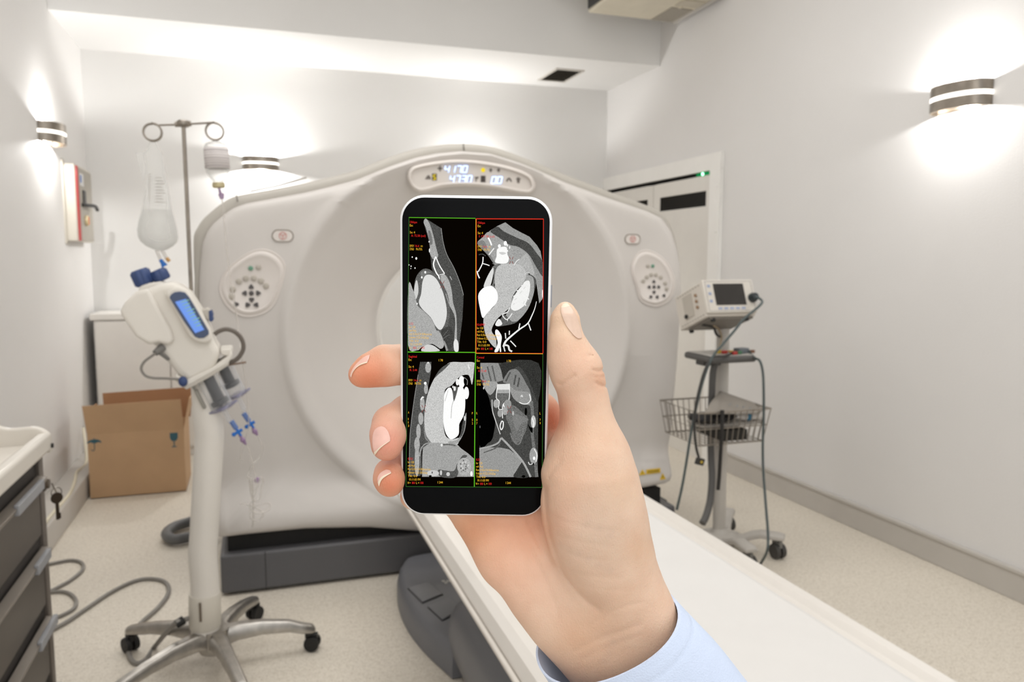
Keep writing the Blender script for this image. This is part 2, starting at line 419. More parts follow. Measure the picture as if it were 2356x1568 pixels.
# rear body behind the front cover
m = MB(); rings = []
for k, y in ((-.02, YG+.12), (-.01, YG+.14), (-.01, YG+.7), (-.05, YG+.93), (-.12, YG+1.0)):
    rings.append([(GC[0]+(R+k)*math.cos(t), y, GC[1]+(R+k)*math.sin(t)) for t, R in zip(TH, RO)])
rings.append([(GC[0]+.36*math.cos(t), YG+1.0, GC[1]+.36*math.sin(t)) for t in TH])
m.loft(rings, cap=False); m.build('rear_cover', plast_white, CT, angle=50)
# grey shoulder band over the top
def nrm2(i):
    a, b = OUT[i-1], OUT[(i+1) % len(OUT)]; v = np.array([b[0]-a[0], b[1]-a[1]]); v /= np.linalg.norm(v); return np.array([-v[1], v[0]])
bandp = cr([(OUT[i][0], 0, OUT[i][1]) for i in range(0, 25)], 4)
bandp = [PY(452, 760, YG), PY(451, 700, YG)]+bandp
rings = []; n = len(bandp)
for i, p in enumerate(bandp):
    a, b = bandp[max(i-1, 0)], bandp[min(i+1, n-1)]; t = np.array([b[0]-a[0], b[2]-a[2]]); t /= np.linalg.norm(t); nn = np.array([-t[1], t[0]])
    w = .04*min(1, .25+i/10)*min(1, max(.15, (n-1-i)/30))+.0
    q = lambda o, y: (p[0]+nn[0]*o, y, p[2]+nn[1]*o)
    rings.append([q(-.03, YG+.06), q(.0, YG+.045), q(w*.6, YG+.05), q(w*.92, YG+.065), q(w, YG+.09), q(w, YG+.4), q(-.03, YG+.4)])
m = MB(); m.loft(rings); m.build('shoulder_band', pm('shoulder_grey', (186, 181, 172), .4, var=.02), CT, angle=45)
# seams of the shoulder band
sm = pm('seam_line', (120, 114, 106), .6)
for p0, p1 in (((542, 441), (547, 464)), ((1066, 330), (1068, 346))):
    a, b = PY(*p0, YG+.043), PY(*p1, YG+.043); m = MB(); m.tube([a, b], .0025, 6); m.build('seam', sm, CT)
for k_ in range(3):  # added point lamps without a fixture, brighten the bore wall
    ld = bpy.data.lights.new('bore_fill', 'POINT'); ld.energy = 1.1; ld.color = (1, .98, .95); ld.shadow_soft_size = .03
    lo = bpy.data.objects.new('bore_fill', ld); COL.objects.link(lo); lo.parent = CT; lo.location = (0+(-.2, 0, .2)[k_], YG+.55-3.8, GC[1]+(.1, .24, .1)[k_])
# plinth
PXL, PXR = -.165, 1.98
m = MB(); m.box(PXL, PXR, 3.31, 4.30, .012, .178); m.build('plinth', plast_dark, CT, bevel=.012, seg=3)
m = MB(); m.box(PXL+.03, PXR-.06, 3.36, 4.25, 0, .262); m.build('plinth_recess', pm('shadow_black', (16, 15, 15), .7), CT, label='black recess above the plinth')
gx = PY(612, 1330, 3.31)[0]
MB().box(gx-.0012, gx+.0012, 3.3085, 3.315, .012, .178).build('panel_gap', black, CT)
m = MB(); m.box(2.06, 2.20, 3.76, 3.92, 0, .05); m.box(1.9, 2.1, 3.8, 3.88, .02, .045)
m.build('levelling_foot', black, CT, bevel=.012)
# display panel over the bore
lipo = [(939, 408), (944.5, 389), (963, 379), (1014, 370), (1061, 367), (1115, 371.5), (1172.5, 383), (1216, 400), (1230, 420), (1229, 436), (1216, 445), (1187, 442), (1136, 432), (1079, 426.5), (1021, 429), (985, 438.5), (963, 440), (947, 429)]
lipo = [tuple(q) for q in cr([(x, y, 0) for x, y in lipo], 5, closed=True)]
cx, cy2 = 1085, 408
def inset(poly, k):
    out = []; n = len(poly)
    for i in range(n):
        a, b = np.array(poly[i-1][:2]), np.array(poly[(i+1) % n][:2]); t = (b-a)/np.linalg.norm(b-a); nn = np.array([-t[1], t[0]])
        out.append(np.array(poly[i][:2])+nn*k)
    return out
YD = YG-.022
def dring(k, y): return [PY(*q, y) for q in inset(lipo, k)]
sgn = 1 if abs(sum(q[1] for q in inset(lipo, 5)[:20])/20-388) < abs(sum(q[1] for q in inset(lipo, -5)[:20])/20-388) else -1
sgn = 1 if np.ptp([q[0] for q in inset(lipo, 5)]) < np.ptp([q[0] for q in inset(lipo, -5)]) else -1
D = bpy.data.objects.new('display_panel', None); COL.objects.link(D); D.parent = CT; pos = PY(1085, 408, YD); D.location = [float(a-b) for a, b in zip(pos, CT['_w'])]; D['_w'] = [float(c) for c in pos]
m = MB(); rings = [dring(-sgn*3, YD+.30), dring(-sgn*2, YD+.03), dring(0, YD+.012), dring(sgn*2.5, YD+.002), dring(sgn*5, YD), dring(sgn*7.5, YD+.003), dring(sgn*9, YD+.016)]
m.loft(rings, cap=False); m.face(dring(sgn*9, YD+.016)); m.build('bezel', pm('bezel_white', (220, 213, 206), .38, var=.01), D, angle=50)
YT = YD+.0155
blue = glow('blue_digits', (120, 160, 250), 1.0); core = glow('blue_digits_core', (230, 242, 255), 1.9)
SEG = {'0': 'abcdef', '1': 'bc', '3': 'abcdg', '4': 'bcfg', '7': 'abc'}
def digits(txt, x0, x1, y0, y1, rad=.0022, yo=.004):
    m = MB(); n = len(txt.replace('.', '')); wdt = (x1-x0)/n; i = 0
    for ch in txt:
        if ch == '.':
            cx_ = x0+i*wdt-wdt*.1; m.tube([PY(cx_-.3, y1-.2, YT-yo), PY(cx_+.3, y1+.3, YT-yo)], rad*1.25, 6); continue
        xa, xb3 = x0+i*wdt+wdt*.12, x0+(i+1)*wdt-wdt*.18; ym_ = (y0+y1)/2; sl = 1.5; h = 1.5
        P = {'a': ((xa, y0), (xb3, y0)), 'b': ((xb3, y0), (xb3, ym_)), 'c': ((xb3, ym_), (xb3, y1)), 'd': ((xa, y1), (xb3, y1)), 'e': ((xa, ym_), (xa, y1)), 'f': ((xa, y0), (xa, ym_)), 'g': ((xa, ym_), (xb3, ym_))}
        for s_ in SEG[ch]:
            a, b = P[s_]; sk = lambda q: (q[0]+sl*(ym_-q[1])/(y1-y0)*2, q[1])
            a, b = sk(a), sk(b); m.tube([PY(*a, YT-yo), PY(*b, YT-yo)], rad, 6)
        i += 1
    return m
for txt, q in (('417.0', (1022, 1077, 381.5, 396.5)), ('473.0', (1034, 1087, 404, 419)), ('0.0', (1130, 1156.5, 406.5, 421.5))):
    digits(txt, *q).build('digits', core, D, label='lit blue number '+txt)
    digits(txt, *q, rad=.0042, yo=.0005).build('digit_halo', blue, D, label='blue glow round the number')  # haze of light round the digits, imitated by wider glowing tubes
ic = pm('icon_grey', (112, 104, 98), .6); icd = pm('icon_dark', (70, 62, 58), .6); yel = glow('yellow_indicator', (250, 220, 40), 1.0)
def dpoly(pts): m = MB(); m.prism([PY(*p, YT) for p in pts], (0, -.001, 0)); return m
def icon(*polys):
    m = MB()
    for P_ in polys: m.prism([PY(*p, YT) for p in P_], (0, -.001, 0))
    m.build('icon', ic, D)
icon([(1007, 385.5), (1018, 385.5), (1018, 389), (1007, 389)], [(1011, 381), (1014, 381), (1014, 394), (1011, 394)])
icon([(978, 412), (992, 412), (990, 406), (986, 402), (982, 405)])
icon([(1164, 417), (1167, 410), (1172, 408), (1176, 412), (1178, 418), (1175, 418), (1171, 412), (1167, 418)])
icon([(1189, 414), (1187, 411), (1192, 407), (1198, 411), (1196, 414), (1195, 421), (1190, 421)])
for x in (1129, 1147): icon([(x-4, 391), (x, 386), (x+4, 391), (x, 397)])
icon([(1091, 407), (1102, 406), (1100, 411), (1097, 411), (1096, 418), (1094, 418), (1094, 411)])
dpoly([(1106, 404), (1117, 404), (1117, 419), (1106, 419)]).build('dark_window', icd, D)
dpoly([(994, 399), (1005, 399), (1005, 415), (994, 415)]).build('bed_window', icd, D)
m = MB(); m.tube([PY(1002.5, 401.5, YT-.0012), PY(997, 403, YT-.0012), PY(997, 407, YT-.0012), PY(1002, 408, YT-.0012), PY(1002, 412, YT-.0012), PY(996.5, 413, YT-.0012)], .0022, 6); m.build('bed_symbol', yel, D, label='yellow lit symbol')
m = MB(); m.lathe([(.0095, 0), (.0095, .002)], PY(1111.5, 391, YT), (0, -1, 0), 18); m.build('indicator', yel, D, label='round yellow indicator')

# control panels left and right of the bore
panel_w = pm('panel_white', (224, 217, 211), .4, var=.01); btn = pm('button_grey', (186, 179, 168), .45); btd = pm('button_charcoal', (84, 80, 80), .45); btg = pm('button_green', (104, 152, 128), .4)
def control_panel(outer, knobs, arrows, k, label):
    outer = [tuple(q) for q in cr([(x, y, 0) for x, y in outer], 4, closed=True)]
    cxx = sum(p[0] for p in outer)/len(outer); cyy = sum(p[1] for p in outer)/len(outer)
    ce = PY(cxx, cyy, YG); E = bpy.data.objects.new('control_panel', None); COL.objects.link(E); E.parent = CT; E.location = [float(a-b) for a, b in zip(ce, CT['_w'])]; E['_w'] = [float(c) for c in ce]; E['label'] = label
    def rg(s, y, dy=0): return [PY(cxx+(p[0]-cxx)*s, cyy+dy+(p[1]-cyy)*s, y) for p in outer]
    m = MB(); m.loft([rg(1.0, YG+.004), rg(1.0, YG-.003), rg(.985, YG-.006), rg(.96, YG-.006), rg(.94, YG-.004)], cap=False); m.build('surround', panel_w, E, angle=50)
    m = MB(); rr = [rg(.94, YG-.004), rg(.88, YG-.010), rg(.84, YG-.012), rg(.80, YG-.009, 2), rg(.74, YG-.0045, 4)]; m.loft(rr, cap=False); m.face(rr[-1]); m.build('fascia', panel_w, E, angle=60)
    yk = YG-.005
    for (x, y, mt, rr_) in knobs:
        m = MB(); q = PY(x, y, yk); m.lathe([(.0125*rr_, 0), (.0125*rr_, .004), (.009*rr_, .006)], q, (0, -1, 0), 16); m.lathe([(.005*rr_, .0061), (.001, .0063)], q, (0, -1, 0), 10); m.build('button', mt, E)
    for (x, y, a) in arrows:
        q = PY(x, y, yk); ca, sa = math.cos(a), math.sin(a); sh = [(-.012, -.004), (-.008, -.010), (.008, -.010), (.012, -.004), (.003, .010), (-.003, .010)]
        m = MB(); m.prism([(q[0]+(u*ca-v*sa)*k, q[1], q[2]+(u*sa+v*ca)*k) for u, v in sh], (0, -.005, 0)); m.build('arrow_button', btd, E, bevel=.001)
outL = [(606, 572), (633, 581), (652, 599), (657.5, 620), (652, 649), (641, 682), (627.5, 706), (606, 722), (574, 730), (547, 724.5), (523, 706), (508, 682), (504, 660), (512, 633), (528, 612), (552, 593), (579, 577)]
kL = [(577, 617, btg, .8), (594.6, 614.7, btn, .9), (550, 647, btn, 1), (566, 640, btn, 1), (584, 640, btn, 1), (600, 646, btn, 1), (612, 657, btn, 1), (536, 665, btn, 1), (533, 682, btn, 1), (578.5, 674, btd, .8)]
aL = [(578, 659, 0), (562.5, 674, PI/2), (594.5, 673.6, -PI/2), (579, 689.6, PI), (569.4, 700, .5), (590, 700, -.5), (543, 699, .6)]
outR = [(1484, 574), (1503, 578), (1524, 591), (1541.5, 614), (1551.7, 639), (1554, 657), (1549, 677.5), (1539, 693), (1522, 703), (1506, 705.5), (1484, 699), (1470, 686), (1463, 660), (1455, 638), (1451.5, 616), (1456, 598), (1467, 581)]
kR = [(1501.5, 611.7, btg, .7), (1490.5, 611.7, btn, .75), (1480, 646, btn, .8), (1488, 637, btn, .8), (1498, 631.6, btn, .8), (1509, 631.6, btn, .8), (1520, 637.5, btn, .8), (1530, 651, btn, .8), (1533, 664, btn, .8), (1504.5, 659.7, btd, .65)]
aR = [(1504, 647, 0), (1493, 659.7, PI/2), (1515.5, 659.7, -PI/2), (1504.5, 672, PI), (1497, 682, .5), (1512, 682, -.5), (1527.5, 679, -.6)]
control_panel(outL, kL, aL, .95, 'teardrop key panel on the left of the ring')
control_panel(outR, kR, aR, .75, 'teardrop key panel on the right of the ring')
# pill shaped emblem badges
red = pm('emblem_red', (206, 128, 118), .5); rim = pm('badge_rim', (150, 142, 132), .5)
for (x, y, hw, hh) in ((650.6, 542, 25, 14.5), (1455, 550, 18, 12)):
    o = PY(x, y, YG); ax = PY(x+hw, y, YG)[0]-o[0]; az = o[2]-PY(x, y+hh, YG)[2]
    E = bpy.data.objects.new('badge', None); COL.objects.link(E); E.parent = CT; E.location = [float(a-b) for a, b in zip(o, CT['_w'])]; E['_w'] = [float(c) for c in o]
    def pill(k, yy): return [(o[0]+math.copysign(1, math.cos(a))*(ax-az)*(1 if abs(math.cos(a)) > 1e-6 else 0)+az*k*math.cos(a), yy, o[2]+az*k*math.sin(a)) for a in [2*PI*(i+.5)/40 for i in range(40)]]
    m = MB(); m.loft([pill(1.0, YG+.002), pill(1.0, YG-.004), pill(.93, YG-.006), pill(.82, YG-.004)], cap=False); m.build('rim', rim, E, angle=60)
    m = MB(); m.face(pill(.83, YG-.0035)); m.build('face', panel_w, E)
    m = MB(); r = az*.55; c3 = np.array([o[0], YG-.005, o[2]])
    m.tube([c3+(r*math.cos(2*PI*i/24), 0, r*math.sin(2*PI*i/24)) for i in range(24)], r*.09, 6, closed=True)
    for a in (PI*.83, PI*.17, -PI/2): m.tube([c3, c3+(r*math.cos(a), 0, r*math.sin(a))], r*.09, 6)
    m.build('emblem', red, E, label='red ring emblem with three spokes')
# yellow warning labels
yl = pm('warning_yellow', (214, 176, 40), .6); ink = pm('warning_ink', (70, 58, 20), .7)
def sticker(pts, name, label):
    P = [];
    for p in pts:
        q = PY(*p, 3.32)
        for _ in range(3): q = PY(*p, front_y(q[0], q[2])-.003)
        P.append(q)
    m = MB(); m.prism(P, (0, -.0006, 0)); return m.build(name, yl, CT, label=label)
s1 = sticker([(1470, 1093), (1478, 1079), (1486, 1091)], 'warning_sticker', 'yellow warning triangle sticker')
s2 = sticker([(1487, 1079.5), (1519, 1076), (1519.5, 1086.5), (1487, 1090.5)], 'warning_sticker', 'yellow strip sticker of small writing')
s3 = sticker([(1518, 1103.5), (1524.5, 1087.5), (1532, 1101)], 'warning_sticker', 'yellow warning triangle sticker, lower one')
def ondeck(x, y):
    q = PY(x, y, 3.32)
    for _ in range(3): q = PY(x, y, front_y(q[0], q[2])-.0042)
    return q
m = MB()
for yy in (1082.5, 1086): m.tube([ondeck(1490, yy+.9), ondeck(1516, yy-1.8)], .0016, 4)
m.build('writing', ink, s2)
for s_, x, y in ((s1, 1478, 1085), (s3, 1525, 1094)):
    m = MB(); m.tube([ondeck(x, y), ondeck(x, y+4)], .0018, 4); m.build('mark', ink, s_)
# faint red laser line and shelf line of the tilt rail on the shoulder
m = MB(); m.tube([PY(575, 440, YG+.3), PY(640, 427, YG+.3), PY(705, 408, YG+.3)], .006, 6); m.build('top_rail', plast_lgrey, CT)

# ================================================================== PATIENT TABLE
T = thing('patient_table', 'long white scanner table with grey foot pedal base, running toward the viewer', 'table', (.94, 1.7, 0))
prof = [(.545, .478), (.520, .49), (.512, .515), (.525, .545), (.545, .558), (.565, .558), (.60, .545), (1.28, .545), (1.295, .557), (1.322, .557), (1.342, .545), (1.346, .525), (1.325, .49), (1.25, .45), (.64, .45)]
m = MB(); m.prism([(x, .25, z) for x, z in prof], (0, 2.80, 0)); m.build('tabletop', pm('table_white', (230, 225, 218), .4, var=.01), T, bevel=.006, seg=2, angle=30)
m = MB(); m.box(.5, .513, .25, 3.02, .50, .512); m.build('side_rail', pm('rail_white', (218, 212, 203), .4), T, bevel=.004)
m = MB(); m.box(.655, 1.222, .27, 3.0, .545, .574); m.build('mattress', pm('mattress_white', (232, 228, 222), .55, var=.01), T, bevel=.012, seg=3)
m = MB()
def colring(y, k, top): return [(.575+k, y, 0.0), (.575+k, y, top*.55), (.60+k, y, top*.88), (.66+k, y, top), (1.22-k, y, top), (1.28-k, y, top*.88), (1.305-k, y, top*.55), (1.305-k, y, 0.0)]
m.loft([colring(2.56, .09, .10), colring(2.53, .045, .20), colring(2.48, .02, .265), colring(2.40, 0, .30), colring(2.0, 0, .315), colring(.5, 0, .315)]); m.build('lift_cover', plast_slate, T, angle=50, subd=1)
m = MB(); m.box(.66, 1.22, .4, 2.38, .29, .46); m.build('lift_gap_shade', pm('shadow_black', (16, 15, 15), .7), T, label='black block as the shadow gap under the tabletop')  # shade of the gap under the table, painted as a black block
m = MB(); m.box(.63, .66, 1.6, 2.2, .31, .45); m.build('hinge_plate', black, T, bevel=.004)
plan = cr([(.60, 2.40, 0), (.548, 2.60, 0), (.522, 2.80, 0), (.530, 3.02, 0), (.575, 3.20, 0), (.68, 3.28, 0), (1.2, 3.28, 0), (1.34, 3.15, 0), (1.36, 2.8, 0), (1.3, 2.40, 0)], 6)
m = MB(); c0 = np.array([.94, 2.85, 0])
m.loft([[c0+(p-c0)*s+(0, 0, z) for p in plan] for s, z in ((1.02, .004), (1.02, .05), (1.0, .085), (.975, .10), (.94, .106))]); m.build('pedal_base', plast_slate, T, angle=50)
ped = pm('pedal_grey', (120, 121, 125), .5)
for pts in ([(939, 1354), (984, 1341), (1018, 1368), (972, 1387)], [(985, 1397), (1030, 1378), (1068, 1402), (1018, 1427)]):
    q = [PZ(*p, .106) for p in pts]; c_ = sum(q)/4; m = MB(); m.prism([c_+(p-c_)*1.06 for p in q], (0, 0, .0015)); m.build('pedal_gap', black, T, bevel=.001)
    m = MB(); m.prism(q, (0, 0, .007)); m.build('foot_pedal', ped, T, bevel=.005, seg=3)
wm = pm('pedal_marking', (196, 194, 190), .6); m = MB()
for x, y in ((1020, 1336), (1026, 1340), (1031, 1336), (1023, 1311), (1071, 1366), (1075, 1371), (1068, 1373)):
    q = PZ(x, y, .1065); m.box(q[0]-.006, q[0]+.006, q[1]-.008, q[1]+.008, .1062, .1072)
m.build('pedal_marking', wm, T)
# sheet laid over the mattress
rng = np.random.RandomState(3); nx, ny = 40, 110; vs = []; fs = []
for j in range(ny+1):
    for i in range(nx+1):
        x = .648+.582*i/nx; y = .29+2.70*j/ny
        z = .5765+.0022*math.sin(9*y+2.2*math.sin(5*x))*math.sin(4*x+1.5*y)+.0016*math.sin(23*y+11*x)*max(0, math.sin(3*y+2*x))
        e = min(i, nx-i)
        if e == 0: z = .560
        elif e == 1: z -= .005
        vs.append((x, y, max(z, .5755) if e else z)); 
for j in range(ny):
    for i in range(nx):
        a = j*(nx+1)+i; fs.append((a, a+1, a+nx+2, a+nx+1))
m = MB(); m.add(vs, fs); o = m.build('bed_sheet', pm('white_sheet_cloth', (228, 226, 223), .8, var=.01, bump=.1, bscale=500), None, angle=80, loc=(.94, 1.6, .575))
tag(o, 'plain white sheet spread over the mattress of the scanner table', 'sheet')
# ================================================================== LEFT SIDE OF THE ROOM
# ---- drawer cart
XF, YF = -.57, 2.42
K = thing('drawer_cart', 'dark grey drawer cart with moulded white tray top, cut by left edge', 'cart', (-.82, 2.05, 0))
body_m = pm('cart_grey_steel', (118, 110, 102), .4, .35, var=.06, vscale=6); draw_m = pm('cart_drawer_grey', (98, 91, 84), .38, .35, var=.06, vscale=5)
m = MB(); m.box(-1.06, XF-.012, 1.55, 2.40, .06, .868); m.build('carcass', pm('cart_shadow', (52, 48, 45), .6), K)
m = MB(); m.box(XF-.05, XF, 2.375, 2.405, .05, .868); m.build('corner_post', body_m, K, bevel=.004)
m = MB(); m.box(XF-.05, XF, 1.55, 1.58, .05, .868); m.build('corner_post', body_m, K, bevel=.004)
m = MB(); m.box(-1.06, XF-.05, 2.385, 2.405, .05, .858); m.build('end_panel', body_m, K, bevel=.004)
tops = [.812, .612, .412, .212]
for k, zt in enumerate(tops):
    m = MB(); m.box(XF-.03, XF-.004, 1.585, 2.368, zt-.168, zt-.016)
    d_ = m.build('drawer', draw_m, K, bevel=.005)
    m = MB(); m.prism([(XF-.006, 1.59, zt-.018), (XF+.016, 1.59, zt-.016), (XF+.020, 1.59, zt-.004), (XF-.006, 1.59, zt+.002)], (0, .772, 0)); m.build('pull_rail', pm('cart_rail_grey', (132, 124, 115), .35, .4), d_, bevel=.002)
    if k == 0: ya_, yb_ = PX(38, 1140, XF+.02)[1], PX(97, 1082, XF+.02)[1]
    elif k == 1: ya_, yb_ = PX(84, 1276, XF+.02)[1], PX(113, 1242, XF+.02)[1]
    elif k == 2: ya_, yb_ = PX(92, 1462, XF+.02)[1], PX(130, 1400, XF+.02)[1]
    else: ya_, yb_ = PX(128, 1575, XF+.02)[1], PX(155, 1540, XF+.02)[1]
    m = MB(); m.box(XF+.012, XF+.024, min(ya_, yb_), min(max(ya_, yb_), 2.36), zt-.022, zt+.004); m.build('label_holder', pm('label_holder_grey', (150, 151, 154), .5), d_, bevel=.002, label='pale grey label holder')
tray_m = pm('tray_white', (222, 216, 206), .3, var=.02)
m = MB(); m.box(-1.08, XF+.02, 1.52, YF, .872, .890); m.build('tray_top', tray_m, K, bevel=.008, seg=3)
m = MB(); m.box(XF-.012, XF+.022, 1.52, YF, .870, .922); m.build('front_rim', tray_m, K, bevel=.010, seg=3)
xs = [XF+.022, XF-.01, XF-.06, XF-.085, XF-.11, XF-.14, XF-.2, XF-.3, -1.08]; zs_ = [.915, .938, .938, .940, .952, .968, .99, .995, .995]
bk = cr([(x, 0, z) for x, z in zip(xs, zs_)], 4)
m = MB(); m.prism([(p[0], YF-.018, p[2]) for p in bk]+[(-1.08, YF-.018, .864), (XF+.022, YF-.018, .864)], (0, .022, 0)); m.build('end_rim', tray_m, K, bevel=.006, seg=3)
m = MB(); m.lathe([(.0065, 0), (.0065, .006)], (XF+.021, YF-.013, .884), (1, 0, 0), 12); m.build('corner_plug', black, K)
q = PX(104, 1107, XF)
m = MB(); m.lathe([(.020, 0), (.020, .006), (.014, .010), (.013, .016)], (XF, 2.388, q[2]), (1, 0, 0), 18); lk = m.build('lock', pm('lock_steel', (96, 86, 76), .35, .9), K)
bp_ = np.array([XF+.022, 2.388, q[2]])
kk = thing('key', 'small dark key with wire ring hanging at the cart lock', 'key', bp_)
key_m = pm('key_brass', (70, 60, 50), .4, .8)
m = MB(); kc = bp_+(.008, .008, -.045); m.lathe([(.016, -.0015), (.016, .0015)], kc, (.6, -.8, 0), 16); m.obox(kc+(0, 0, -.036), (.0045*.8, .0045*.6, 0), (.0011*.6, -.0011*.8, 0), (0, 0, .026)); m.obox(kc+(.004, .003, -.052), (.003*.8, .003*.6, 0), (.0011*.6, -.0011*.8, 0), (0, 0, .008)); m.build('key_blade', key_m, kk)
m = MB(); m.tube([kc+np.array((.8*.014*math.cos(a), .6*.014*math.cos(a), .016+.014*math.sin(a))) for a in [2*PI*i/20 for i in range(20)]], .0013, 6, closed=True); m.tube([bp_, kc+(0, 0, .016)], .002, 6); m.build('key_ring', chrome, kk)

# ---- white cabinet at the back
W = thing('low_cabinet', 'low white cabinet against the back wall behind the cardboard box', 'cabinet', (-.62, 6.08, 0))
cab = pm('cabinet_white', (226, 222, 216), .45, var=.015)
MB().box(-1.05, -.10, 5.92, 6.27, 0, .985).build('carcass', cab, W, bevel=.003)
MB().box(-1.07, -.08, 5.90, 6.27, .985, 1.03).build('countertop', cab, W, bevel=.006)
for x0, x1 in ((-1.04, -.58), (-.57, -.11)): MB().box(x0, x1, 5.905, 5.92, .06, .975).build('door', cab, W, bevel=.003)

# ---- cardboard box
yb0, yb1, bx0, bx1 = 4.965, 5.36, -.945, -.425; hb = PY(200, 1000, yb0)[2]
Bx = thing('cardboard_box', 'open brown cardboard box with umbrella and wine glass symbols', 'box', (-.68, 5.15, 0))
cb = pm('corrugated_card', (194, 160, 124), .8, var=.04, vscale=6, bump=.05); cbi = pm('card_inside', (160, 118, 84), .85, var=.04)
m = MB(); m.mi = 0
t = .005
m.box(bx0, bx1, yb0, yb0+t, 0, hb); m.box(bx0, bx1, yb1-t, yb1, 0, hb); m.box(bx0, bx0+t, yb0+t, yb1-t, 0, hb); m.box(bx1-t, bx1, yb0+t, yb1-t, 0, hb); m.box(bx0, bx1, yb0, yb1, 0, t)
m.build('body', cb, Bx)
def flap(pts, th, mt=cb): m = MB(); m.prism(pts, th); return m.build('flap', mt, Bx)
zt = PY(192, 930, yb0)[2]; zr = PY(415, 918, yb0)[2]
flap([(bx0, yb0, hb), (bx1, yb0, hb), (bx1-.008, yb0-.035, zr+.005), (bx0-.012, yb0-.035, zt-.004)], (0, t, 0))
z2 = PY(320, 896, yb1)[2]
flap([(bx0+.03, yb1-t, hb), (bx1+.01, yb1-t, hb), (bx1+.03, yb1+.02, z2), (bx0+.02, yb1+.02, z2-.015)], (0, t, 0), cbi)
flap([(bx1-t, yb0+.01, hb), (bx1-t, yb1-.01, hb), (bx1+.045, yb1-.01, hb+.18), (bx1+.035, yb0+.01, hb+.185)], (t, 0, 0))
flap([(bx0, yb0+.02, hb), (bx0, yb1-.02, hb), (bx0-.012, yb1-.02, hb+.12), (bx0-.012, yb0+.02, hb+.12)], (t, 0, 0), cbi)
inkb = pm('teal_ink', (58, 98, 110), .7); yi = yb0-.0006
m = MB(); c0 = PY(217, 1019, yb0); s_ = .038
m.prism([(c0[0]+s_*math.cos(a), yi, c0[2]+s_*.62*math.sin(a)) for a in [PI*i/16 for i in range(17)]]+[(c0[0]-s_*.5, yi, c0[2]+.006), (c0[0]-s_*.2, yi, c0[2]), (c0[0]+s_*.2, yi, c0[2]), (c0[0]+s_*.55, yi, c0[2]+.006)], (0, .0005, 0))
m.tube([(c0[0], yi, c0[2]+.03), (c0[0], yi, c0[2]-.035), (c0[0]-.004, yi, c0[2]-.044), (c0[0]-.012, yi, c0[2]-.044), (c0[0]-.016, yi, c0[2]-.036)], .0022, 4)
m.build('umbrella_symbol', inkb, Bx)
m = MB(); c0 = PY(400, 1004, yb0)
m.prism([(c0[0]-.022, yi, c0[2]+.024), (c0[0]+.022, yi, c0[2]+.024), (c0[0]+.022, yi, c0[2]-.008), (c0[0]+.012, yi, c0[2]-.026), (c0[0]-.012, yi, c0[2]-.026), (c0[0]-.022, yi, c0[2]-.008)], (0, .0005, 0))
m.prism([(c0[0]-.003, yi, c0[2]-.024), (c0[0]+.003, yi, c0[2]-.024), (c0[0]+.003, yi, c0[2]-.06), (c0[0]-.003, yi, c0[2]-.06)], (0, .0005, 0)); m.prism([(c0[0]-.014, yi, c0[2]-.058), (c0[0]+.014, yi, c0[2]-.058), (c0[0]+.014, yi, c0[2]-.064), (c0[0]-.014, yi, c0[2]-.064)], (0, .0005, 0))
m.build('glass_symbol', inkb, Bx)

# ---- cables on the floor and along the wall
cab_g = pm('cable_grey', (136, 132, 126), .5); cab_w = pm('cable_white', (226, 218, 196), .5)
def cable(name, pts, r, mt, label, cat='cable', per=8, n=8):
    P = cr(pts, per); m = MB(); m.tube(P, r, n); o = m.build(name, mt, None, loc=P[0]); return tag(o, label, cat)
zc = .008
cable('mains_cable', [(-.985, 4.0, .134), (-.99, 4.2, .134)]+[tuple(PZ(x, y, .134)) for x, y in ((132, 1168), (160, 1135), (172, 1105), (177, 1085))]+[(-1.03, 5.35, .14), (-1.085, 5.6, .30)], .009, cab_w, 'off white cable lying along the left wall trunking')
fl = lambda x, y: tuple(PZ(x, y, zc))
cable('injector_cable', [fl(70, 1475), fl(150, 1432), fl(195, 1402), fl(255, 1362), fl(310, 1336), fl(352, 1331), fl(382, 1340), fl(387, 1364), fl(365, 1396), fl(325, 1432), fl(300, 1466), fl(296, 1500), fl(310, 1524), fl(335, 1517), fl(356, 1487), tuple(PY(400, 1436, 2.70)), tuple(PY(425, 1425, 2.72)), tuple(PY(446, 1418, 2.735))], .0085, cab_g, 'grey cable looping over the floor to the foot of the injector stand')
m = MB(); P0, P1 = PY(405, 1436, 2.69), PY(423, 1425, 2.70); m.tube([P0, P1], .015, 10)
o = m.build('cable_tie', black, bpy.data.objects['injector_cable'], label='black tie on the cable')
cable('looped_cable', [fl(60, 1310), fl(132, 1293), fl(165, 1288), fl(188, 1294), fl(190, 1310), fl(165, 1332), fl(130, 1352), fl(95, 1368), fl(110, 1362), fl(150, 1361), fl(173, 1376), fl(172, 1396), fl(148, 1412), fl(80, 1440)], .0075, cab_g, 'grey cable coiled on the floor beside the drawer cart')
cable('drain_hose', [(-.28, 4.25, .05), tuple(PZ(436, 1200, .034)), tuple(PZ(400, 1212, .034)), tuple(PZ(383, 1228, .034)), tuple(PZ(400, 1240, .034)), tuple(PZ(438, 1234, .034)), (-.20, 4.02, .05)], .026, pm('hose_grey', (100, 100, 100), .5), 'thick dark grey hose curling on the floor behind the injector column', 'hose', n=14)

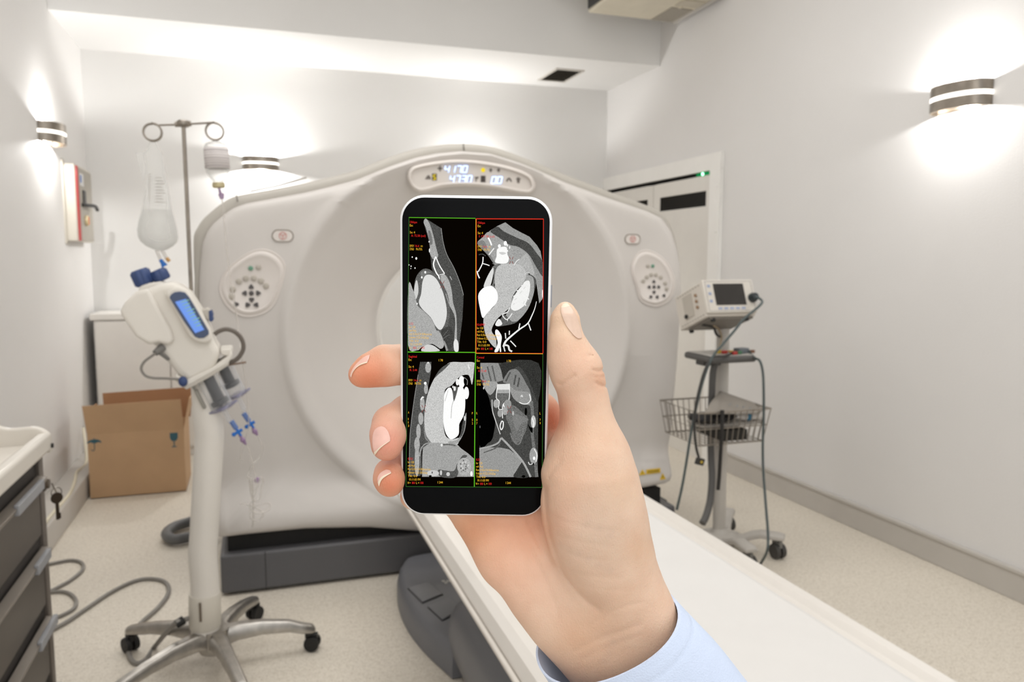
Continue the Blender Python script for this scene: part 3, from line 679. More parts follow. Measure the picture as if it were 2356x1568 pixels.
# ================================================================== INJECTOR STAND
YI = 2.735; I0 = np.array([-.165, 2.735, 0])
J = thing('contrast_injector', 'white injector on bent column with five legged rolling base and blue screen', 'injector', I0)
m = MB()
LEG = [(.02, 'r'), (1.26, 'b'), (2.52, 'l'), (3.70, 'f'), (5.05, 'f')]
LEGS = [(.322, 2), (.345, 68), (.352, 145), (.36, 218), (.36, 286)]
for R_, a_ in LEGS:
    a = math.radians(a_); dx, dy = math.cos(a), math.sin(a); px_, py_ = -dy, dx; rings = []
    for s, z, w, h in ((.02, .105, .030, .030), (.08, .118, .027, .026), (.16, .118, .023, .022), (.25, .106, .020, .019), (R_-.03, .090, .020, .017), (R_+.005, .082, .019, .014), (R_+.018, .076, .012, .008)):
        c_ = I0+(dx*s, dy*s, z)
        rings.append([c_+np.array((px_*w*u, py_*w*u, h*v)) for u, v in ((-1, -1), (1, -1), (1, .35), (.6, 1), (-.6, 1), (-1, .35))])
    m = MB(); m.loft(rings); m.build('leg', alu, J, bevel=.004, angle=50)
    C_ = MB(); e = I0+(dx*R_, dy*R_, 0); ca = math.radians(a_+70); ux, uy = math.cos(ca), math.sin(ca)
    for s in (-1, 1): C_.lathe([(.012, -.010), (.026, -.009), (.028, 0), (.026, .009), (.012, .010)], e+(ux*.014*s+dx*.006, uy*.014*s+dy*.006, .0285), (ux, uy, 0), 18)
    cs = C_.build('caster', black, J)
    C_ = MB(); C_.tube([e+(0, 0, .035), e+(0, 0, .076)], .010, 10); C_.obox(e+(dx*.004, dy*.004, .055), (ux*.010, uy*.010, 0), (-uy*.022, ux*.022, 0), (0, 0, .010)); C_.build('fork', blk, cs, bevel=.003)
m = MB(); m.lathe([(.050, .06), (.056, .09), (.052, .14)], I0, (0, 0, 1), 20); m.build('hub', alu, J)
col_w = pm('column_white', (232, 227, 219), .4, var=.015)
cp = [PY(473, 1455, YI), PY(472, 1350, YI), PY(467, 1275, YI), PY(470, 1225, YI), PY(479, 1060, YI), PY(482, 1000, YI), PY(478, 960, YI), PY(474, 900, YI), PY(470, 850, YI)]
P = cr(cp, 5); m = MB(); m.tube(P, .0465, 24); m.build('column', col_w, J)
m = MB(); m.lathe([(.050, 0), (.052, .004), (.052, .115), (.050, .12)], PY(472, 1440, YI), PY(471, 1360, YI)-PY(472, 1440, YI), 28); m.build('collar', plast_cream, J)
m = MB(); q = PY(463, 1388, YI)+(0, -.051, 0); m.box(q[0]-.004, q[0]+.004, q[1]-.004, q[1]+.004, q[2]-.04, q[2]+.025); m.build('collar_slot', pm('slot_brown', (110, 98, 84), .6), J)
# head: silhouettes built as rounded slabs side by side in depth
head_m = pm('injector_white', (230, 225, 216), .4, var=.015); head_g = pm('injector_grey', (196, 190, 180), .45)  # white for the head, even grey for side stub and mount lip
Hd = bpy.data.objects.new('injector_head', None); COL.objects.link(Hd); Hd.parent = J; hp_ = PY(410, 760, YI); Hd.location = [float(a-b) for a, b in zip(hp_, J['_w'])]; Hd['_w'] = [float(c) for c in hp_]
def slab(name, pts, y0, y1, mt, bev, seg=4, par=None, label=None, sm=0):
    P2 = [PY(x, y, YI) for x, y in pts]
    if sm: P2 = cr(P2, sm, closed=True)
    m = MB(); m.prism([(p[0], YI+y0, p[2]) for p in P2], (0, y1-y0, 0)); return m.build(name, mt, par or Hd, bevel=bev, seg=seg, label=label, angle=50)
slab('housing', [(286, 700), (299, 688), (330, 668), (372, 650), (400, 647), (418, 654), (440, 672), (465, 711), (486, 757), (497, 785), (510, 803), (494, 846), (454, 868), (437, 874), (412, 853), (396, 833), (366, 793), (330, 770), (305, 742)], -.075, .085, head_m, .022)
slab('battery_pod', [(286, 712), (299, 690), (322, 668), (350, 660), (371, 700), (400, 752), (407, 775), (396, 787), (372, 781), (352, 786), (322, 768), (300, 736)], -.100, -.06, head_m, .018)
slab('screen_spine', [(386, 672), (400, 657), (420, 655), (437, 663), (455, 690), (488, 752), (493, 775), (478, 784), (456, 780), (440, 768), (410, 712)], -.104, -.06, head_m, .012)
slab('screen_bezel', [(397.5, 681), (401, 674), (409, 669), (420, 667.5), (432, 669.5), (441, 680), (460, 712), (484, 754), (484.5, 762), (474, 769.5), (463, 770.5), (454, 767), (430, 734)], -.110, -.10, pm('bezel_blue', (72, 86, 116), .4), .002, 2)
scr = slab('screen', [(410.5, 690), (434, 683.5), (474.5, 751.5), (454.5, 759)], -.112, -.109, glow('injector_screen', (116, 154, 232), 1.0), 0, 1, label='lit blue screen')
ms = MB()
for k in range(9):
    f_ = .08+.1*k; a_ = np.array([410.5, 690])*(1-f_)+np.array([454.5, 759])*f_; b_ = np.array([434, 683.5])*(1-f_)+np.array([474.5, 751.5])*f_
    for u0, u1 in ((.06, .14), (.2, .9-.05*(k % 3)*2)):
        p0 = a_*(1-u0)+b_*u0; p1 = a_*(1-u1)+b_*u1; ms.tube([PY(*p0, YI-.1125), PY(*p1, YI-.1125)], .0016, 4)
ms.build('screen_readout', glow('readout_green', (150, 196, 170), .8), scr)
def knob(c0, c1, r, label=None):
    a, b = PY(*c0, YI), PY(*c1, YI); m = MB(); L_ = np.linalg.norm(b-a)
    prof = [(r*.8, 0), (r, .006), (r, L_-.008), (r*.75, L_)]
    o_, t_ = a, (b-a)/L_; n = 48; u = np.array([0, 1.0, 0]); w = np.cross(t_, u); rings = []
    for rr, h in prof: rings.append([o_+t_*h+(rr*(1-.09*(i % 6 in (0, 1))))*(math.cos(2*PI*i/n)*u+math.sin(2*PI*i/n)*w) for i in range(n)])
    m.loft(rings); return m.build('knob', navy, Hd, angle=50)
knob((335, 655), (319, 620), .031); knob((376, 645), (362, 620), .027)
slab('knob_block', [(318, 668), (328, 655), (345, 650), (372, 646), (384, 650), (372, 662), (330, 676)], -.03, .04, head_m, .008)
slab('side_stub', [(462, 712), (478, 707), (486, 712), (486, 737), (476, 735)], -.02, .03, head_g, .005)
slab('side_knob', [(481, 713), (487, 712), (491, 722), (490, 727), (492, 735), (488, 739), (482, 738)], -.025, .035, navy, .004)
slab('syringe_mount', [(410, 852), (432, 866), (494, 836), (526, 813), (533, 801), (536, 812), (527, 829), (494, 848), (455, 869), (434, 884), (424, 882), (408, 866)], -.085, .09, head_m, .010)
slab('mount_lip', [(424, 880), (455, 868), (494, 847), (527, 828), (528, 832), (496, 853), (457, 875), (434, 886)], -.088, .092, head_g, .002, 2)
slab('side_fin', [(449, 893), (456, 889), (477, 930), (470, 934)], -.06, .05, pm('fin_grey', (150, 147, 138), .4), .003)
slab('hinge_shelf', [(507, 799), (534, 797), (535, 806), (526, 816), (510, 812)], -.05, .06, head_m, .005)
slab('light_guide', [(441, 884), (454, 872), (472, 905), (493, 935), (485, 942), (466, 922)], -.035, .04, pm('guide_grey', (168, 166, 160), .35), .004)
c_ = MB(); c_.ell(PY(421, 877, YI-.09), .014, .012, .017); c_.build('release_knob', navy, Hd)
c_ = MB(); c_.tube(cr([PY(x, y, YI-.09) for x, y in ((366, 806), (350, 818), (332, 832), (325, 848), (334, 863), (352, 869), (380, 870), (412, 872))], 6), .0042, 8); c_.build('signal_lead', cab_g, Hd)
c_ = MB(); c_.tube([PY(357, 812, YI-.09), PY(374, 798, YI-.07)], [.010, .014], 12); c_.tube([PY(368, 812, YI-.085), PY(388, 826, YI-.07)], [.006, .006], 8); c_.build('lead_plug', plast_grey, Hd)
c_ = MB(); c_.tube(cr([PY(x, y, YI-.03) for x, y in ((493, 769), (505, 761), (522, 757), (542, 764), (556, 780), (560, 800), (552, 818), (540, 829), (526, 834))], 6), .0075, 10); c_.build('heater_hose', pm('hose_taupe', (104, 96, 88), .5), Hd)
slab('rail_strip', [(521, 839), (566, 831), (567, 835), (522, 842)], 0, .01, pm('rail_brown', (132, 108, 92), .5), .001, 1)

# ---- syringes, held in the injector
pl = clear('clear_plastic', (236, 238, 242), .12); plv = clear('violet_clear_plastic', (150, 148, 176), .5); dk = pm('plunger_grey', (38, 38, 40), .35, var=.1)
def syringe(a, b, r, p0, p1, label, y):
    A_, B_ = PY(*a, YI+y), PY(*b, YI+y); t_ = (B_-A_)/np.linalg.norm(B_-A_); L_ = np.linalg.norm(B_-A_)
    s_ = thing('syringe', label, 'syringe', A_, 'clear syringes locked into the injector')
    m = MB(); m.lathe([(r, 0), (r, L_-.004), (r*.95, L_)], A_, t_, 24, cap=False); m.build('barrel', pl, s_)
    q0, q1 = PY(*p0, YI+y), PY(*p1, YI+y); m = MB(); m.lathe([(r*.55, 0), (r*.55, np.linalg.norm(q1-q0)-.02), (r*.86, np.linalg.norm(q1-q0)-.018), (r*.86, np.linalg.norm(q1-q0)-.004), (r*.5, np.linalg.norm(q1-q0))], q0, t_, 20); m.build('plunger', dk, s_)
    # four petalled collar at the front
    u = np.array([0, 1.0, 0]); w = np.cross(t_, u); n = 40; o_ = A_+t_*L_
    ring = lambda rr, h: [o_+t_*h+rr*(1+.28*math.cos(4*2*PI*i/n))*(math.cos(2*PI*i/n)*u+math.sin(2*PI*i/n)*w) for i in range(n)]
    m = MB(); m.loft([ring(r*.9, -.004), ring(r*1.12, -.003), ring(r*1.12, .003), ring(r*.6, .010), ring(.006, .014)]); m.build('collar', plv, s_)
    m = MB(); m.lathe([(.008, .010), (.008, .05), (.006, .058)], o_, t_, 14); m.build('nozzle', pl, s_)
    return o_+t_*.055, t_
n1, t1 = syringe((474, 862), (512, 936), .036, (470, 853), (512, 929), 'clear syringe with dark plunger, lower left of the injector pair', -.035)
n2, t2 = syringe((510, 838), (545, 907), .034, (503, 826), (527, 893), 'clear syringe with short dark plunger, upper right of the injector pair', .03)

# ---- tubing sets with blue stopcocks
bl = pm('stopcock_blue', (20, 108, 196), .35); blc = clear('blue_clear', (88, 128, 196), .55); vio = clear('violet_connector', (160, 128, 170), .6); tubec = clear('clear_tube', (226, 222, 216), .30)
def tubing(st, b0, b1, t0, v0, v1, line, y, label, extra=()):
    o_ = thing('tubing_set', label, 'tubing', st, 'clear tubing sets below the syringes')
    m = MB(); m.tube([st, PY(*b0, YI+y)], .0045, 10); m.build('adapter', pl, o_)
    A_, B_ = PY(*b0, YI+y), PY(*b1, YI+y); m = MB(); m.tube([A_, B_], .0085, 12); m.build('check_valve', blc, o_)
    c0 = PY(*t0, YI+y); d_ = (B_-A_)/np.linalg.norm(B_-A_); n_ = np.cross(d_, [0, 1.0, 0]); m = MB(); m.tube([B_, c0+d_*.018], .0045, 10); m.tube([c0-n_*.016, c0+n_*.015], .0055, 10); m.ell(c0-n_*.016, .0075, .0075, .0075, 12, 8); m.build('stopcock', bl, o_, label='bright blue stopcock')
    m = MB(); a_, b_ = PY(*v0, YI+y), PY(*v1, YI+y); mid = (a_+b_)/2; m.tube([c0+d_*.018, a_, mid-d_*.01, mid, mid+d_*.012, b_], [.005, .004, .0045, .010, .005, .003], 10); m.build('connector', vio, o_)
    m = MB(); m.tube(cr([b_]+[PY(x, yy, YI+y+dy) for x, yy, dy in line], 6), .0028, 6); m.build('tube', tubec, o_)
    for e_ in extra: m = MB(); e_(m); m.build('fitting', vio, o_)
lineA = [(573, 1035, 0), (580, 1060, 0), (586, 1090, 0), (590, 1115, -.01), (582, 1130, -.02), (578, 1110, -.03), (574, 1100, -.02), (580, 1145, 0), (596, 1150, .01), (602, 1120, .02), (606, 1105, .02), (598, 1100, .01), (586, 1140, -.01), (575, 1165, -.02), (590, 1180, -.02), (618, 1172, 0), (620, 1158, .01), (602, 1160, .01), (578, 1170, 0), (578, 1192, -.01), (596, 1196, 0), (604, 1178, .01), (570, 1160, 0), (552, 1158, 0)]
lineB = [(597, 1010, 0), (603, 1030, 0), (598, 1050, 0), (588, 1062, -.01), (581, 1066, -.02), (574, 1085, -.02), (570, 1098, -.03), (580, 1105, -.03), (583, 1180, -.01), (582, 1205, 0), (579, 1213, 0)]
m_f = lambda m: m.ell(PY(592, 1104, YI), .010, .010, .010, 12, 8)
tubing(n1, (532, 968), (544, 986), (548, 993), (551, 1000), (566, 1022), lineA, -.035, 'coiled clear tubing hanging from the lower left blue stopcock', (m_f,))
tubing(n2, (560, 950), (573, 968), (577, 975), (580, 982), (592, 1001), lineB, .03, 'clear tubing hanging from the upper right blue stopcock')

# ---- infusion pole, fixed to the injector stand
YPO = 2.83; Po = bpy.data.objects.new('infusion_pole', None); COL.objects.link(Po); Po.parent = J; q = PY(470, 1300, YPO); Po.location = [float(a-b) for a, b in zip(q, J['_w'])]; Po['_w'] = [float(c) for c in q]; Po['label'] = 'thin steel pole with two coiled hooks'
ptop, pbot = PY(422, 286, YPO), PY(441, 690, YPO); pdir = (pbot-ptop)/np.linalg.norm(pbot-ptop)
pend = ptop+pdir*((ptop[2]-.16)/-pdir[2])
m = MB(); m.tube([ptop, pend], .0065, 12); m.build('pole', steel, Po)
m = MB(); m.obox((pend+np.array([I0[0], I0[1], pend[2]]))/2+(0, 0, .02), (abs(pend[0]-I0[0])/2+.02, 0, 0), (0, abs(pend[1]-I0[1])/2+.01, 0), (0, 0, .012)); m.build('pole_clamp', alu, Po, bevel=.003)
m = MB(); m.lathe([(.016, -.008), (.022, -.002), (.022, .008), (.016, .013)], ptop, (0, 0, 1), 18); a_, b_ = PY(402, 286, YPO), PY(440, 284, YPO); m.tube([a_, b_], [.009, .009], 10); m.build('pole_hub', steel, Po)
HK = []
for sgn_, cx_, cy_, r_, e0 in ((-1, 351, 304, 17, (352, 289)), (1, 494, 302, 17, (480, 284))):
    c0 = PY(cx_, cy_, YPO); rr = r_*.00165; coil = []
    for i in range(49):
        a = PI/2+sgn_*2*PI*i/24*1.0; coil.append(c0+np.array((rr*math.cos(a), -.010+.020*i/48-.0, rr*math.sin(a))))
    m = MB(); m.tube([PY(422, 286, YPO)]+[PY(e0[0]+(10 if sgn_ < 0 else -6), e0[1]-1, YPO)]+coil, .0032, 8); m.build('hook', steel, Po, label='coiled steel hook'); HK.append((c0, rr))

# ---- infusion bag
bag = thing('infusion_bag', 'clear plastic fluid bag hanging from the left hook, half full', 'infusion bag', PY(352, 325, YPO))
rows = [(322, 348, 359, .002), (330, 345, 361, .003), (345, 338, 368, .004), (352, 330, 373, .005), (380, 334, 378, .007), (434, 334, 388, .011), (470, 329, 394, .020), (489, 324, 398, .030), (510, 318, 404, .040), (529, 315, 408, .046), (545, 317, 410, .044), (556, 323, 408, .036), (566, 336, 398, .024), (573, 352, 386, .012), (577, 362, 376, .004)]
def bagrings(rows, k=1.0, n=28):
    out = []
    for y, x0, x1, th in rows:
        a, b = PY(x0, y, YPO), PY(x1, y, YPO); c_ = (a+b)/2; h = abs(b[0]-a[0])/2*k
        out.append([c_+np.array((h*math.cos(2*PI*i/n), th*k*math.copysign(abs(math.sin(2*PI*i/n))**1.1, math.sin(2*PI*i/n)), (0 if i % n else 0))) for i in range(n)])
    return out
bagm = clear('bag_film', (248, 248, 246), .22, .12); m = MB(); m.loft(bagrings(rows)); m.build('pouch', bagm, bag, angle=60)
liq = [(482, 327, 396, .026)]+[r for r in rows if r[0] > 485][:-1]; m = MB(); m.loft(bagrings(liq, .93)); m.build('fluid', clear('bag_fluid', (214, 214, 210), .10, .03), bag, angle=60)
m = MB(); m.prism([PY(331, 350, YPO), PY(313, 352, YPO), PY(318, 372, YPO), PY(336, 432, YPO)], (0, .001, 0)); m.build('film_fold', bagm, bag)
pr = pm('bag_print', (176, 172, 166), .7); m = MB()
for y in range(408, 470, 7): a, b = PY(358, y, YPO-.024), PY(372+(y % 3)*4, y+1, YPO-.024); m.tube([a, b], .0012, 4)
for y in range(400, 462, 6): a, b = PY(342, y, YPO-.024), PY(346, y, YPO-.024); m.tube([a, b], .0015, 4)
m.build('bag_print', pr, bag)
m = MB(); m.tube([PY(360, 575, YPO), PY(370, 598, YPO)], .0055, 10); m.tube([PY(372, 574, YPO), PY(383, 594, YPO)], .0055, 10); m.build('port_tube', tubec, bag)
m = MB(); m.tube([PY(369, 597, YPO), PY(374, 604, YPO), PY(379, 612, YPO)], [.006, .007, .011], 12); m.build('port_cap', bl, bag, label='blue port cap')
m = MB(); m.tube([PY(383, 593, YPO), PY(390, 601, YPO)], [.006, .006], 10); m.build('port_plug', pm('amber_plug', (206, 158, 92), .4), bag, label='amber port plug')
# ---- drip bottle
bt = thing('infusion_bottle', 'small glass drip bottle with grey label hanging from right hook', 'bottle', PY(495, 330, YPO))
top = PY(496, 326, YPO); bot = PY(503, 424, YPO); t_ = (bot-top)/np.linalg.norm(bot-top); s_ = np.linalg.norm(bot-top)/98
gl = clear('bottle_glass', (240, 240, 238), .12, .04)
m = MB(); m.lathe([(.020, 0), (.034, 4*s_), (.038, 10*s_), (.039, 60*s_), (.036, 72*s_), (.024, 86*s_), (.016, 92*s_), (.016, 97*s_)], top, t_, 28); m.build('flask', gl, bt)
m = MB(); m.lathe([(.0395, 14*s_), (.0395, 62*s_)], top, t_, 28, cap=False); m.build('label_band', pm('bottle_label', (222, 216, 214), .7, var=.06, vscale=30), bt, solid=.0006)
m = MB()
for k in range(7):
    h = (20+k*6)*s_; m.lathe([(.0402, h), (.0402, h+(.0015 if k % 3 else .003))], top, t_, 28, cap=False)
m.build('label_print', pm('label_ink', (176, 168, 168), .7), bt)
m = MB(); m.lathe([(.019, 94*s_), (.0205, 96*s_), (.0205, 104*s_), (.017, 106*s_)], top, t_, 20); m.build('cap', pm('bottle_cap', (196, 184, 146), .4, .3), bt)
m = MB(); m.tube(cr([HK[1][0]+(0, 0, -HK[1][1]), top+(-.026, 0, -.01), top+(-.034, 0, -.03)], 4), .0012, 5); m.tube(cr([HK[1][0]+(0, 0, -HK[1][1]), top+(.026, 0, -.01), top+(.034, 0, -.03)], 4), .0012, 5); m.build('bail', tubec, bt)
dl = thing('drip_line', 'thin clear drip line running down from the glass bottle', 'tubing', PY(505, 434, YPO))
m = MB(); m.tube([PY(504, 432, YPO), PY(507, 444, YPO), PY(509, 446, YPO), PY(511, 458, YPO)], [.004, .005, .010, .006], 12); m.build('drip_chamber', vio, dl)
m = MB(); m.tube(cr([PY(x, y, YPO) for x, y in ((511, 458), (515, 500), (520, 560), (527, 620), (538, 690), (548, 750))]+[PY(x, y, YI+.02) for x, y in ((556, 820), (566, 880), (571, 940), (572, 985), (560, 1020), (553, 1050), (551, 1062), (556, 1058))], 6), .0026, 6); m.build('tube', tubec, dl)
# ================================================================== RIGHT SIDE: MONITOR TROLLEY
TP = np.array([2.124, 3.130, 0])
Q = thing('monitor_trolley', 'pale grey rolling monitor stand with tray and wire basket', 'trolley', TP)
pale = pm('trolley_grey', (188, 183, 176), .42, var=.03); dkt = pm('tray_charcoal', (82, 80, 78), .5)
pt, pb_ = PY(1664, 735, 3.130), PY(1654, 1225, 3.130)
m = MB(); m.tube([pb_, pt], .030, 20); m.build('pole', pale, Q)
m = MB(); m.lathe([(.11, .052), (.12, .058), (.10, .075), (.05, .09), (.036, .11)], TP, (0, 0, 1), 24); m.build('hub', pale, Q)
for ex, ey in ((2.318, 2.945), (2.095, 2.86), (2.31, 3.34), (1.90, 3.13)):
    e = np.array([ex, ey, 0]); d_ = e-TP; R_ = np.linalg.norm(d_); d_ /= R_; p_ = np.array([-d_[1], d_[0], 0]); rings = []
    for s, z, w, h in ((.03, .065, .042, .014), (.10, .070, .038, .016), (R_*.55, .095, .034, .015), (R_*.7, .108, .033, .014), (R_, .108, .034, .013), (R_+.03, .106, .030, .010)):
        rings.append([TP+d_*s+p_*w*u+(0, 0, z+h*v) for u, v in ((-1, -1), (1, -1), (1, .4), (.7, 1), (-.7, 1), (-1, .4))])
    m = MB(); m.loft(rings); m.build('leg', pale, Q, bevel=.004, angle=50)
    C_ = MB()
    for s in (-1, 1): C_.lathe([(.014, -.011), (.034, -.010), (.037, 0), (.034, .010), (.014, .011)], e+np.array((.016*s, 0, .037)), (1, 0, 0), 20)
    cs = C_.build('caster', pm('caster_grey', (66, 64, 62), .5), Q)
    C_ = MB(); C_.obox(e+(0, .006, .072), (.008, 0, 0), (0, .030, 0), (0, 0, .018)); C_.tube([e+(0, 0, .04), e+(0, 0, .10)], .011, 10); C_.build('fork', plast_grey, cs, bevel=.003)
# tray
x0, x1 = PY(1638, 828, 2.950)[0], PY(1742, 828, 2.950)[0]; zt = PY(1690, 826, 2.950)[2]
m = MB(); m.box(x0, x1, 2.950, 3.190, zt-.018, zt+.012); m.build('tray', dkt, Q, bevel=.012, seg=3)
m = MB(); m.box(x0+.012, x1-.012, 2.965, 3.175, zt+.012, zt+.016); m.build('tray_mat', plast_lgrey, Q, bevel=.002)
m = MB(); m.box(x0+.06, x1-.06, 3.110, 3.180, zt-.05, zt-.018); m.build('tray_bracket', dkt, Q, bevel=.004)
# wire basket
wire = pm('basket_wire', (156, 149, 140), .35, .8)
bx0_, bx1_ = PY(1607, 985, 2.890)[0], PY(1772, 985, 2.890)[0]; bz0, bz1 = PY(1690, 1022, 2.890)[2], PY(1690, 945, 2.890)[2]; by0, by1 = 2.890, 3.230
def rim_ring(z, k): return [(bx0_+k, by0+k, z), (bx1_-k, by0+k, z), (bx1_-k, by1-k, z), (bx0_+k, by1-k, z)]
m = MB()
for z, k, r in ((bz1, 0, .0042), ((bz0+bz1)/2, .010, .0028), (bz0, .022, .0034)): m.tube(rim_ring(z, k), r, 6, closed=True)
nx = 13
for i in range(nx):
    f_ = i/(nx-1)
    for yA_, yB_ in ((by0, by0+.022), (by1, by1-.022)):
        m.tube([(bx0_+(bx1_-bx0_)*f_, yA_, bz1), (bx0_+.022+(bx1_-bx0_-.044)*f_, yB_, bz0)], .0024, 6)
    m.tube([(bx0_+.022+(bx1_-bx0_-.044)*f_, by0+.022, bz0), (bx0_+.022+(bx1_-bx0_-.044)*f_, by1-.022, bz0)], .0022, 6)
for i in range(1, 8):
    f_ = i/8
    for xA_, xB_ in ((bx0_, bx0_+.022), (bx1_, bx1_-.022)): m.tube([(xA_, by0+(by1-by0)*f_, bz1), (xB_, by0+.022+(by1-by0-.044)*f_, bz0)], .0024, 6)
m.build('wire_basket', wire, Q)
m = MB(); m.box(TP[0]-.02, TP[0]+.02, 3.155, 3.230, bz1-.03, bz1+.01); m.build('basket_bracket', pale, Q, bevel=.003)
# monitor platform
zpl = pt[2]; m = MB(); m.obox((PY(1688, 726, 2.95)[0], 3.060, zpl+.006), (.095, 0, 0), (0, .095, -.036), (0, .003, .008)); m.build('platform', pale, Q, bevel=.004)
# ---- patient monitor, tilted back
u_ = np.array([1.0, 0, 0])
w_ = np.array([-.02, .93, -.36]); w_ /= np.linalg.norm(w_); v_ = np.cross(w_, u_); v_ = v_ if v_[2] > 0 else -v_
bl_, br_ = PY(1630, 726, 2.930), PY(1743, 727, 2.930); O_ = bl_; Wd = br_[0]-bl_[0]; Hh = .148
tlp = PY(1624, 645, 2.970); Hh = (tlp[2]-bl_[2])/v_[2]
def MP(a, b, c): return O_+u_*a+v_*b+w_*c
M_ = thing('patient_monitor', 'cream boxy patient monitor with dark screen, tilted back on trolley top', 'monitor', MP(Wd/2, 0, .12))
mon_m = pm('monitor_cream', (205, 198, 188), .45, var=.02); DP = .24
def mbox(m, a0, a1, b0, b1, c0, c1): return m.obox(MP((a0+a1)/2, (b0+b1)/2, (c0+c1)/2), u_*(a1-a0)/2, v_*(b1-b0)/2, w_*(c1-c0)/2)
mbox(MB(), 0, Wd, 0, Hh, .012, DP).build('housing', mon_m, M_, bevel=.005)
mbox(MB(), -.002, Wd+.002, .012, Hh+.002, -.004, .014).build('front_frame', pm('monitor_front', (212, 206, 196), .4, var=.02), M_, bevel=.004)
seam = MB()
for q in ((.008, Wd-.008, Hh-.007, Hh-.006), (.008, Wd-.008, .020, .021)): mbox(seam, *q, -.0048, -.003)
for q in ((.008, .0092, .02, Hh-.006), (Wd-.0092, Wd-.008, .02, Hh-.006)): mbox(seam, *q, -.0048, -.003)
seam.build('frame_line', pm('frame_line_blue', (122, 120, 130), .5), M_)
mbox(MB(), .048, .232*Wd/.29, .047, Hh-.018, -.006, -.003).build('screen', pm('dark_screen', (44, 41, 38), .15, var=.05), M_, label='dark blank screen')
bm_ = pm('monitor_key_blue', (150, 162, 190), .5); g = MB()
for k in range(5): mbox(g, .055+k*.034*Wd/.29, .075+k*.034*Wd/.29, .027, .036, -.0055, -.003)
for k in range(3): mbox(g, .018, .032, .06+k*.035, .072+k*.035, -.0055, -.003)
g.build('key_row', bm_, M_)
q = MP(Wd-.015, Hh*.47, -.004); g = MB(); g.lathe([(.022, 0), (.022, .012), (.016, .03)], q, -w_, 18); g.build('cable_plug', pm('plug_teal', (40, 48, 50), .45), M_, label='round dark cable plug')
g = MB(); mbox(g, -.004, .001, .035, Hh-.025, .10, .175); g.build('side_panel', pm('side_panel_grey', (182, 175, 164), .5), M_)
g = MB()
for k in range(3): q = MP(-.002, .06+k*.028, .065); g.lathe([(.007, 0), (.007, .006)], q, -u_, 12)
g.build('side_socket', pm('socket_tan', (150, 120, 90), .5), M_)
g = MB(); q = MP(-.004, .045, .16); g.lathe([(.010, 0), (.010, .008)], q, -u_, 12); g.build('side_knob', black, M_)
g = MB()
for k in range(9): mbox(g, -.001, .001, Hh-.014, Hh-.010, .03+k*.022, .042+k*.022)
for k in range(9): mbox(g, -.001, .001, .012, .016, .03+k*.022, .042+k*.022)
g.build('vent_slots', pm('vent_grey', (140, 134, 124), .6), M_)
g = MB(); mbox(g, .02, Wd-.01, -.010, 0, .02, .20); g.build('underside_plate', pm('underside_grey', (120, 114, 106), .5), M_, bevel=.002)
for a, c_ in ((.04, .03), (Wd-.04, .03), (.04, .21), (Wd-.04, .21)):
    g = MB(); g.lathe([(.012, 0), (.010, .014)], MP(a, -.004, c_), -v_, 12); g.build('foot', black, M_)

# ---- things on the tray and in the basket
teal = pm('cable_teal', (74, 84, 84), .5); dkc = pm('cable_black', (46, 44, 42), .5)
zt2 = zt+.016
cn = thing('lead_connector', 'grey lead connector block with coloured clips lying on the trolley tray', 'connector', PZ(1703, 818, zt2))
qc = PY(1705, 817, 3.030); qc[2] = zt2+.012
m = MB(); m.obox(qc, (.030, .006, 0), (-.004, .022, 0), (0, 0, .012)); m.build('block', pm('connector_slate', (106, 112, 118), .45), cn, bevel=.004)
for dx, dy, mt in ((-.055, -.01, 'yellow'), (-.09, .0, 'red'), (-.04, -.04, 'green'), (-.11, .02, 'yellow'), (.045, -.02, 'brown'), (-.07, -.05, 'red')):
    cc = {'yellow': (206, 176, 60), 'red': (176, 54, 50), 'green': (70, 120, 86), 'brown': (120, 84, 64)}[mt]
    m = MB(); c0 = qc+np.array((dx, dy, -.004)); m.obox(c0, (.012, .003, 0), (-.002, .007, 0), (0, 0, .007)); m.tube([qc+(math.copysign(.025, dx), dy*.3, 0), c0], .0025, 6); m.build('clip', pm('clip_'+mt, cc, .5), cn, bevel=.002)
def cable2(name, pts, r, mt, label, cat='cable', n=8):
    P = cr(pts, 7); m = MB(); m.tube(P, r, n); return tag(m.build(name, mt, None, loc=P[0]), label, cat)
plug = MP(Wd-.015, Hh*.47, -.034)
cable2('monitor_cable', [plug+w_*.004, plug+(.01, -.03, -.03)]+[PY(x, y, 2.870) for x, y in ((1712, 733), (1690, 760), (1660, 795), (1641, 818), (1626, 850), (1612, 895), (1599, 950), (1589, 1000), (1578, 1070), (1568, 1125), (1557, 1172))], .0058, teal, 'teal cable drooping from the monitor plug down across the left side')
cable2('tray_cable', [qc+(.03, -.01, 0), PY(1735, 822, 2.950), PY(1748, 830, 2.870), PY(1755, 856, 2.860), PY(1757, 900, 2.850), PY(1757, 960, 2.850), PY(1755, 1020, 2.850), PY(1756, 1080, 2.830), PY(1761, 1150, 2.780), PY(1767, 1230, 2.710), PY(1764, 1270, 2.690), tuple(PZ(1747, 1300, .008))], .0058, teal, 'grey green cable hanging from the tray down to the right caster')
o = cable2('lead_cable', [qc+(-.03, 0, 0), PY(1670, 818, 2.940), PY(1640, 822, 2.890), PY(1624, 845, 2.860), PY(1610, 890, 2.850), PY(1599, 945, 2.850), PY(1598, 990, 2.850), PY(1602, 1030, 2.850), PY(1608, 1052, 2.850)], .0055, dkc, 'dark lead cable hanging at left with a loose plug at its end')
m = MB(); q = PY(1610, 1061, 2.850); m.obox(q, (.018, 0, -.005), (0, .01, 0), (.005, 0, .014)); m.build('plug', dkc, o, bevel=.003)
m = MB(); m.obox(q+(.002, -.011, 0), (.005, 0, 0), (0, .002, 0), (0, 0, .005)); m.build('plug_mark', pm('clip_yellow', (206, 176, 60), .5), o)
